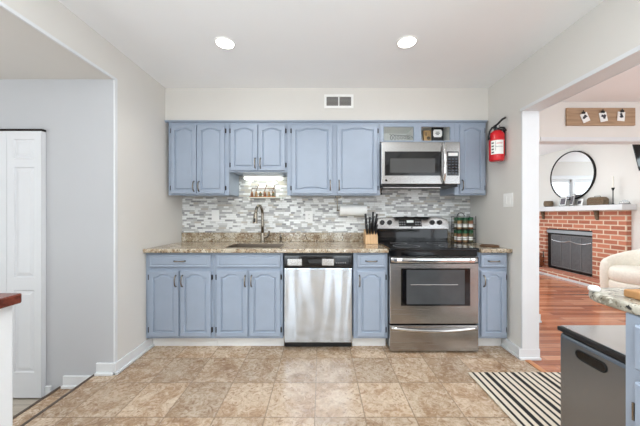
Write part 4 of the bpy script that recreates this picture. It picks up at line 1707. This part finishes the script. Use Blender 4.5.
r = thing('bar_top', 'granite bar top with rounded corner projecting over the steel bin', 'worktop', (1.4, 0.4, 0.869))
yk = 0.972
outline = [(1.70, -0.65), (px0, -0.65)]
rc = 0.10
outline += [(px0 + rc - rc * math.cos(t), yk - rc + rc * math.sin(t)) for t in [PI / 2 * i / 8 for i in range(9)]]
outline += [(1.70, yk)]
b = BM()
prism(b, [(x, y, 0.8690) for x, y in outline], (0, 0, 0.0310))
part('slab', b, 'granite2', r, bevel=0.010, seg=3)
b = BM()
cxs, cys = (594.0 - 321) * 0.918 / F, 0.918
lathe(b, (cxs, cys, 0.9003), [(0.010, 0), (0.015, 0.003), (0.016, 0.011), (0.011, 0.018), (0.001, 0.020)], n=20)
solo('white_pebble', 'small glossy white pebble on the rounded corner of the bar top', 'pebble', b, 'white', smooth=True)
b = BM()
box(b, (634 - 321) * 0.83 / F, (634 - 321) * 0.83 / F + 0.08, 0.80, 0.86, 0.9003, 0.924)
solo('wooden_block', 'small tan wooden block lying on the bar top at the picture edge', 'box', b, 'cork', bevel=0.004)

# ------------------------------------------------------------------ steel bin
r = thing('trash_can', 'rectangular stainless steel bin with black rim beside the striped mat', 'bin', (1.29, 1.08, 0))
tx0, tx1, ty0, ty1 = 1.073, 1.46, 0.925, 1.232
b = BM()
box(b, tx0, tx1, ty0, ty1, 0.02, 0.6355)
part('bin_body', b, 'steel_can', r, bevel=0.022, seg=5)
part('base', box(BM(), tx0 + 0.006, tx1 - 0.006, ty0 + 0.006, ty1 - 0.006, 0.0, 0.0195), 'black', r, bevel=0.006)
b = BM()
box(b, tx0 - 0.003, tx1 + 0.003, ty0 - 0.003, ty1 + 0.003, 0.636, 0.656)
part('rim', b, 'black', r, bevel=0.005, seg=3)
b = BM()
box(b, tx0 + 0.006, tx1 - 0.006, ty0 + 0.006, ty1 - 0.006, 0.6562, 0.661)
part('lid', b, 'steel_lid', r, bevel=0.004)
# stadium grip opening on the side
b = BM()
gy, gz = 1.083, 0.577
pts = []
for c0, a0_ in ((0.043, -PI / 2), (-0.043, PI / 2)):
    for i in range(9):
        t = a0_ + PI * i / 8
        pts.append((tx0 - 0.0008, gy + c0 + 0.018 * math.cos(t), gz + 0.018 * math.sin(t)))
prism(b, pts, (0.012, 0, 0))
part('grip_opening', b, 'black_gloss', r)
b = BM()
tube(b, [Vector((tx0 - 0.001, p[1], p[2])) for p in pts] + [Vector((tx0 - 0.001, pts[0][1], pts[0][2]))], 0.003, 6)
part('grip_rim', b, 'rubber', r)

# ------------------------------------------------------------------ striped mat
b = BM()
box(b, 1.07, 1.86, 1.262, 1.982, 0.0065, 0.0125)
solo('striped_mat', 'cream floor mat with black stripes beside the steel bin', 'mat', b, 'stripes', bevel=0.002)

# ------------------------------------------------------------------ living room: fireplace
FX = 4.60
fy0, fy1 = 4.10, 6.10
oy0, oy1, ozt, ozb = 4.61, 5.56, 0.887, 0.10
mzb, mzt = 1.232, 1.318
r = thing('fireplace', 'red brick fireplace with white mantel and dark firebox in the next room', 'fireplace', (FX, 5.1, 0))
b = BM()
box(b, FX, XE - 0.001, fy0, oy0, 0, mzb)
box(b, FX, XE - 0.001, oy1, fy1, 0, mzb)
box(b, FX, XE - 0.001, oy0, oy1, ozt, mzb)
part('brick_surround', b, 'brick', r)
hx0 = 4.35
b = BM()
box(b, hx0, FX - 0.0005, fy0, fy1, 0.035, 0.10)
part('hearth', b, 'brick', r, bevel=0.004)
part('hearth_trim', box(BM(), hx0 - 0.012, FX - 0.0005, fy0 - 0.012, fy1, 0.0, 0.0345), 'trim', r)
b = BM()
box(b, XE - 0.22, XE - 0.001, 4.03, 6.16, mzb + 0.001, mzt)
part('mantel_shelf', b, 'trim', r, bevel=0.004)
b = BM()
box(b, FX + 0.04, XE - 0.002, oy0, oy1, ozb, ozt)
fb = part('firebox', b, 'black', r)
b = BM()
fo = FX + 0.015
f_ = 0.035
box(b, fo, fo + 0.02, oy0 + 0.002, oy1 - 0.002, ozt - 0.085, ozt - 0.025)
part('hood', b, plain('pale_blue_grey_metal', rgb(168, 176, 182), 0.4, 0.4), r)
b = BM()
# glass-door screen: two leaf panels with frame bars
box(b, fo + 0.004, fo + 0.012, oy0 + 0.02, oy1 - 0.13, ozb + 0.06, ozt - 0.12)
sc_ = part('fire_screen', b, 'screen', r)
b = BM()
yl = [oy0 + 0.01, oy0 + 0.22, oy0 + 0.42, oy0 + 0.62, oy1 - 0.12]
for yy in yl:
    box(b, fo - 0.004, fo + 0.0035, yy - 0.007, yy + 0.007, ozb + 0.06, ozt - 0.12)
box(b, fo - 0.004, fo + 0.0035, oy0 + 0.01, oy1 - 0.12, ozt - 0.135, ozt - 0.115)
box(b, fo - 0.004, fo + 0.0035, oy0 + 0.01, oy1 - 0.12, ozb + 0.05, ozb + 0.065)
part('screen_frame', b, 'grey', sc_)
b = BM()
pts = []
for (ya, yb2) in ((oy0 + 0.02, oy0 + 0.42), (oy0 + 0.42, oy1 - 0.13)):
    for i in range(9):
        u = -1 + 2 * i / 8
        pts.append((fo - 0.012, ya + (yb2 - ya) * i / 8, ozt - 0.215 - 0.035 * (1 - u * u)))
tube(b, pts, 0.006, 6)
part('screen_chain', b, 'chrome', sc_)
for yy in (4.53, 5.62):
    b = BM()
    prism(b, [(FX - 0.001, yy - 0.03, mzb), (FX - 0.001, yy - 0.03, mzb - 0.16), (FX - 0.025, yy - 0.03, mzb - 0.14), (FX - 0.04, yy - 0.03, mzb - 0.04), (FX - 0.055, yy - 0.03, mzb)], (0, 0.045, 0))
    part('corbel', b, 'basket', r)

# logs in a holder on the hearth
ly = 5.70
lx = 4.46
r = thing('log_holder', 'black iron log holder standing on the brick hearth', 'log holder', (lx, ly, 0.10))
b = BM()
for yy in (ly - 0.13, ly + 0.13):
    tube(b, [(lx - 0.09, yy, 0.42), (lx - 0.10, yy, 0.15), (lx - 0.06, yy, 0.108), (lx + 0.06, yy, 0.108), (lx + 0.10, yy, 0.15), (lx + 0.09, yy, 0.42)], 0.008, 8)
tube(b, [(lx - 0.10, ly - 0.13, 0.15), (lx - 0.10, ly + 0.13, 0.15)], 0.008, 8)
tube(b, [(lx + 0.10, ly - 0.13, 0.15), (lx + 0.10, ly + 0.13, 0.15)], 0.008, 8)
part('holder_frame', b, 'iron', r)
k = 0
for zz, xs in ((0.165, (-0.046, 0.046)), (0.255, (-0.046, 0.046)), (0.34, (0.0,))):
    for xo in xs:
        b = BM()
        rr = 0.042
        pts = [(lx + xo + rr * (1 + 0.10 * math.sin(3 * a + k)) * math.cos(a), ly - 0.16, zz + rr * (1 + 0.1 * math.sin(3 * a + k)) * math.sin(a)) for a in [2 * PI * i / 14 for i in range(14)]]
        prism(b, pts, (0, 0.32, 0))
        lb = ['bottom of the stack, nearer the doorway', 'bottom of the stack, nearer the wall', 'second layer, nearer the doorway', 'second layer, nearer the wall', 'top of the stack'][k]
        solo('firewood_log', 'brown firewood log in the iron holder, ' + lb, 'log', b, 'log', group='logs in the iron holder')
        k += 1

# mirror hung above the mantel
mc = Vector((XE - 0.03, 5.07, 1.89))
mr = 0.45
r = thing('round_mirror', 'large round black-framed mirror hung above the fireplace mantel', 'mirror', (XE - 0.001, mc.y, mc.z))
b = BM()
n = 64
rings = []
for q, xo in ((mr, XE - 0.001), (mr, XE - 0.032), (mr - 0.016, XE - 0.032), (mr - 0.016, XE - 0.001)):
    rings.append([(xo, mc.y + q * math.cos(2 * PI * i / n), mc.z + q * math.sin(2 * PI * i / n)) for i in range(n)])
loft(b, rings + [rings[0]], cap=False)
part('mirror_frame', b, 'iron', r)
b = BM()
lathe(b, (XE - 0.002, mc.y, mc.z), [(mr - 0.0165, 0), (mr - 0.0165, 0.022)], (-1, 0, 0), 64)
part('mirror_glass', b, 'mirror', r)

# mantel decor
mX = XE - 0.12


def my(p, X=mX): return X * F / (p - 321)


def mantel_y(p): return my(p)


# woven basket
y_ = my(548.5)
r = thing('small_basket', 'small round woven brown basket at the far end of the mantel', 'basket', (mX, y_, mzt))
b = BM()
lathe(b, (mX, y_, mzt + 0.0005), [(0.055, 0), (0.075, 0.02), (0.080, 0.06), (0.075, 0.10), (0.066, 0.118), (0.060, 0.118), (0.062, 0.09), (0.001, 0.085)], n=24)
part('basket_bowl', b, 'basket', r, soft=True)
for k, (p_, w_, h_, ang, lab) in enumerate(((564.0, 0.21, 0.185, 0.18, 'tilted grey photo frame on the mantel, nearer the round basket'),
                                       (572.8, 0.27, 0.215, -0.16, 'largest grey photo frame on the mantel, below the mirror'),
                                       (581.0, 0.19, 0.120, 0.0, 'low pale photo frame on the mantel, nearer the brown case'))):
    y_ = my(p_)
    x_ = mX - 0.03
    r = thing('photo_frame', lab, 'photo frame', (x_, y_, mzt))
    rot = Matrix.Rotation(ang + PI * -0.13, 3, 'Z') @ Matrix.Rotation(0.16, 3, 'Y')
    piv = (x_, y_, mzt)
    b = BM()
    box(b, x_ - 0.006, x_ + 0.006, y_ - w_ / 2, y_ + w_ / 2, mzt + 0.003, mzt + h_, rot, piv)
    part('frame_border', b, 'grey' if k < 2 else 'white', r, bevel=0.002)
    b = BM()
    box(b, x_ - 0.0075, x_ - 0.0062, y_ - w_ / 2 + 0.015, y_ + w_ / 2 - 0.015, mzt + 0.018, mzt + h_ - 0.015, rot, piv)
    part('mat_board', b, 'paper', r)
    b = BM()
    box(b, x_ - 0.009, x_ - 0.0077, y_ - w_ / 2 + 0.035, y_ + w_ / 2 - 0.035, mzt + 0.034, mzt + h_ - 0.032, rot, piv)
    part('photograph', b, 'photo_ink', r)
# vintage case
y_ = my(597.5)
r = thing('brown_case', 'old brown box with rounded top on the mantel beside the candlestick', 'box', (mX, y_, mzt))
b = BM()
hw_, hh_ = 0.135, 0.135
pts = [(0, -hw_, 0.001), (0, hw_, 0.001), (0, hw_, hh_ - 0.035), (0, hw_ - 0.03, hh_ - 0.006), (0, hw_ - 0.06, hh_), (0, -hw_ + 0.06, hh_), (0, -hw_ + 0.03, hh_ - 0.006), (0, -hw_, hh_ - 0.035)]
prism(b, [(mX - 0.05, y_ + p[1], mzt + p[2]) for p in pts], (0.10, 0, 0))
part('case_body', b, 'basket', r, bevel=0.006)
b = BM()
for dz in (0.045, 0.09):
    box(b, mX - 0.0535, mX - 0.050, y_ - hw_ * 0.92, y_ + hw_ * 0.92, mzt + dz - 0.004, mzt + dz + 0.004)
part('case_band', b, 'utensil', r)
b = BM()
tube(b, [(mX, y_ - 0.05, mzt + hh_ - 0.003), (mX, y_ - 0.045, mzt + hh_ + 0.015), (mX, y_ + 0.045, mzt + hh_ + 0.015), (mX, y_ + 0.05, mzt + hh_ - 0.003)], 0.004, 6)
part('carry_handle', b, 'iron', r)
# candlestick and candle
y_ = my(613)
r = thing('candlestick', 'tall thin black candlestick on the mantel', 'candlestick', (mX, y_, mzt))
b = BM()
lathe(b, (mX, y_, mzt + 0.0005), [(0.055, 0), (0.055, 0.006), (0.012, 0.012), (0.006, 0.03), (0.006, 0.22), (0.012, 0.23), (0.020, 0.26), (0.018, 0.265), (0.010, 0.262)], n=18)
part('stem', b, 'iron', r, soft=True)
b = BM()
lathe(b, (mX, y_, mzt + 0.2635), [(0.010, 0), (0.009, 0.17), (0.002, 0.185)], n=14)
solo('taper_candle', 'slim ivory taper candle in the black candlestick', 'candle', b, 'wax', soft=True)
# glass dome
y_ = my(624.5)
r = thing('glass_cloche', 'small clear glass dome on a grey base at the near mantel end', 'glass dome', (mX, y_, mzt))
b = BM()
lathe(b, (mX, y_, mzt + 0.0005), [(0.062, 0), (0.064, 0.008), (0.058, 0.014)], n=24)
part('dome_base', b, 'grey', r, soft=True)
b = BM()
prof = [(0.055 * math.cos(t), 0.015 + 0.055 * math.sin(t)) for t in [PI / 2 * i / 8 for i in range(9)]]
lathe(b, (mX, y_, mzt), prof, n=24)
part('dome_glass', b, 'glass', r, smooth=True)

# tilted television on a wall arm
r = thing('wall_television', 'black flat television tilted forward high on the living room wall', 'television', (XE, 3.55, 2.0))
b = BM()
rot = Matrix.Rotation(math.radians(-14), 3, 'Y')
tc = (4.545, 3.52, 2.00)
box(b, tc[0] - 0.02, tc[0] + 0.02, 3.05, 3.92, 1.79, 2.23, rot, tc)
part('television_body', b, 'black', r, bevel=0.004)
b = BM()
box(b, tc[0] - 0.0225, tc[0] - 0.0205, 3.065, 3.905, 1.805, 2.215, rot, tc)
part('screen', b, 'black_gloss', r)
b = BM()
box(b, XE - 0.02, XE - 0.001, 3.42, 3.68, 1.86, 2.12)
tube(b, [(XE - 0.02, 3.55, 2.0), (tc[0] + 0.012, 3.55, 2.0)], 0.02, 8)
part('wall_mount', b, 'iron', r)

# ------------------------------------------------------------------ cream barrel chair
cc = Vector((4.11, 3.50, 0))
face = math.radians(199)   # direction the chair faces
r = thing('barrel_armchair', 'cream upholstered barrel armchair in front of the brick fireplace', 'armchair', cc)


def pol(a, rad, z):
    return (cc.x + rad * math.cos(a), cc.y + rad * math.sin(a), z)


b = BM()
n = 30
half = math.radians(133)
rings = []
for i in range(n + 1):
    u = -1 + 2 * i / n
    a = face + PI + u * half
    ht = 0.56 + 0.15 * (0.5 + 0.5 * math.cos(PI * min(1, abs(u) * 1.15)))
    ri, ro = 0.265, 0.365
    mid = (ri + ro) / 2
    rings.append([pol(a, ro - 0.03, 0.07), pol(a, ro, 0.10), pol(a, ro + 0.01, ht - 0.09), pol(a, ro - 0.015, ht - 0.02), pol(a, mid, ht), pol(a, ri + 0.015, ht - 0.02), pol(a, ri, ht - 0.09), pol(a, ri, 0.10), pol(a, ri + 0.02, 0.07)])
loft(b, rings)
part('backrest', b, 'cream', r, smooth=True, sub=1)
b = BM()
fdir = Vector((math.cos(face), math.sin(face), 0))
ctr = cc + fdir * 0.03
lathe(b, (ctr.x, ctr.y, 0.07), [(0.26, 0), (0.275, 0.02), (0.278, 0.20), (0.27, 0.225)], n=36)
part('seat_base', b, 'cream', r, smooth=True)
b = BM()
lathe(b, (ctr.x, ctr.y, 0.297), [(0.26, 0), (0.278, 0.02), (0.282, 0.10), (0.27, 0.155), (0.24, 0.175), (0.001, 0.18)], n=36)
part('seat_cushion', b, 'cream', r, smooth=True)
b = BM()
lathe(b, (cc.x, cc.y, 0.0), [(0.25, 0), (0.25, 0.069)], n=30)
part('plinth', b, 'utensil', r)

# ------------------------------------------------------------------ board with three clipped pictures
by_ = YB - 0.022


def wx(p): return (p - 321) * 2.93 / F
def wz(p): return H - (p - 215) * 2.93 / F


r = thing('wooden_board', 'weathered wooden board hung above the opening to the fireplace room', 'board', (wx(601), YB, wz(116)))
part('plank', box(BM(), wx(567), wx(635.5), YB - 0.020, YB - 0.001, wz(125.4), wz(107.8)), 'board', r, bevel=0.002)
for k, (cx_p, cy_p, ang) in enumerate(((584.5, 117.6, -0.42), (602.8, 117.0, -0.2), (620.6, 116.4, 0.08))):
    cx, cz = wx(cx_p), wz(cy_p)
    rot = Matrix.Rotation(ang, 3, 'Y')
    topx, topz = cx - 0.0 * ang, cz
    r = thing('clipped_photo', ['most tilted small white-bordered photo clipped to the wooden board', 'middle small photo clipped to the wooden board', 'straightest small photo clipped to the wooden board'][k], 'photo', (cx, by_, cz))
    b = BM()
    box(b, cx - 0.040, cx + 0.040, by_ - 0.0045, by_ - 0.0035, cz - 0.052, cz + 0.048, rot, (cx, by_, cz))
    pp = part('photo_paper', b, 'paper', r)
    b = BM()
    box(b, cx - 0.030, cx + 0.030, by_ - 0.0055, by_ - 0.0047, cz - 0.028, cz + 0.038, rot, (cx, by_, cz))
    part('picture_area', b, 'white', r)
    for q in range(3):
        b = BM()
        o_ = (-0.012 + 0.012 * q)
        box(b, cx + o_ - 0.013, cx + o_ + 0.011, by_ - 0.0065, by_ - 0.0057, cz - 0.018 + 0.012 * ((q + k) % 3), cz + 0.008 + 0.010 * ((q * 2 + k) % 3), rot @ Matrix.Rotation(0.5, 3, 'Y'), (cx, by_, cz))
        part('printed_mark', b, 'ink', r)
    b = BM()
    t_ = rot @ Vector((0, 0, 0.056))
    bxx, bzz = cx + t_.x, cz + t_.z
    box(b, bxx - 0.017, bxx + 0.017, by_ - 0.016, by_ - 0.0068, bzz - 0.016, bzz + 0.006)
    part('clip', b, 'black', r, bevel=0.002)
    b = BM()
    tube(b, [(bxx, by_ - 0.0115, bzz + 0.004), (bxx, by_ - 0.010, bzz + 0.022)], 0.004, 8)
    part('clip_handle', b, 'black', r)

for o in bpy.data.objects:
    if '_o' in o: del o['_o']
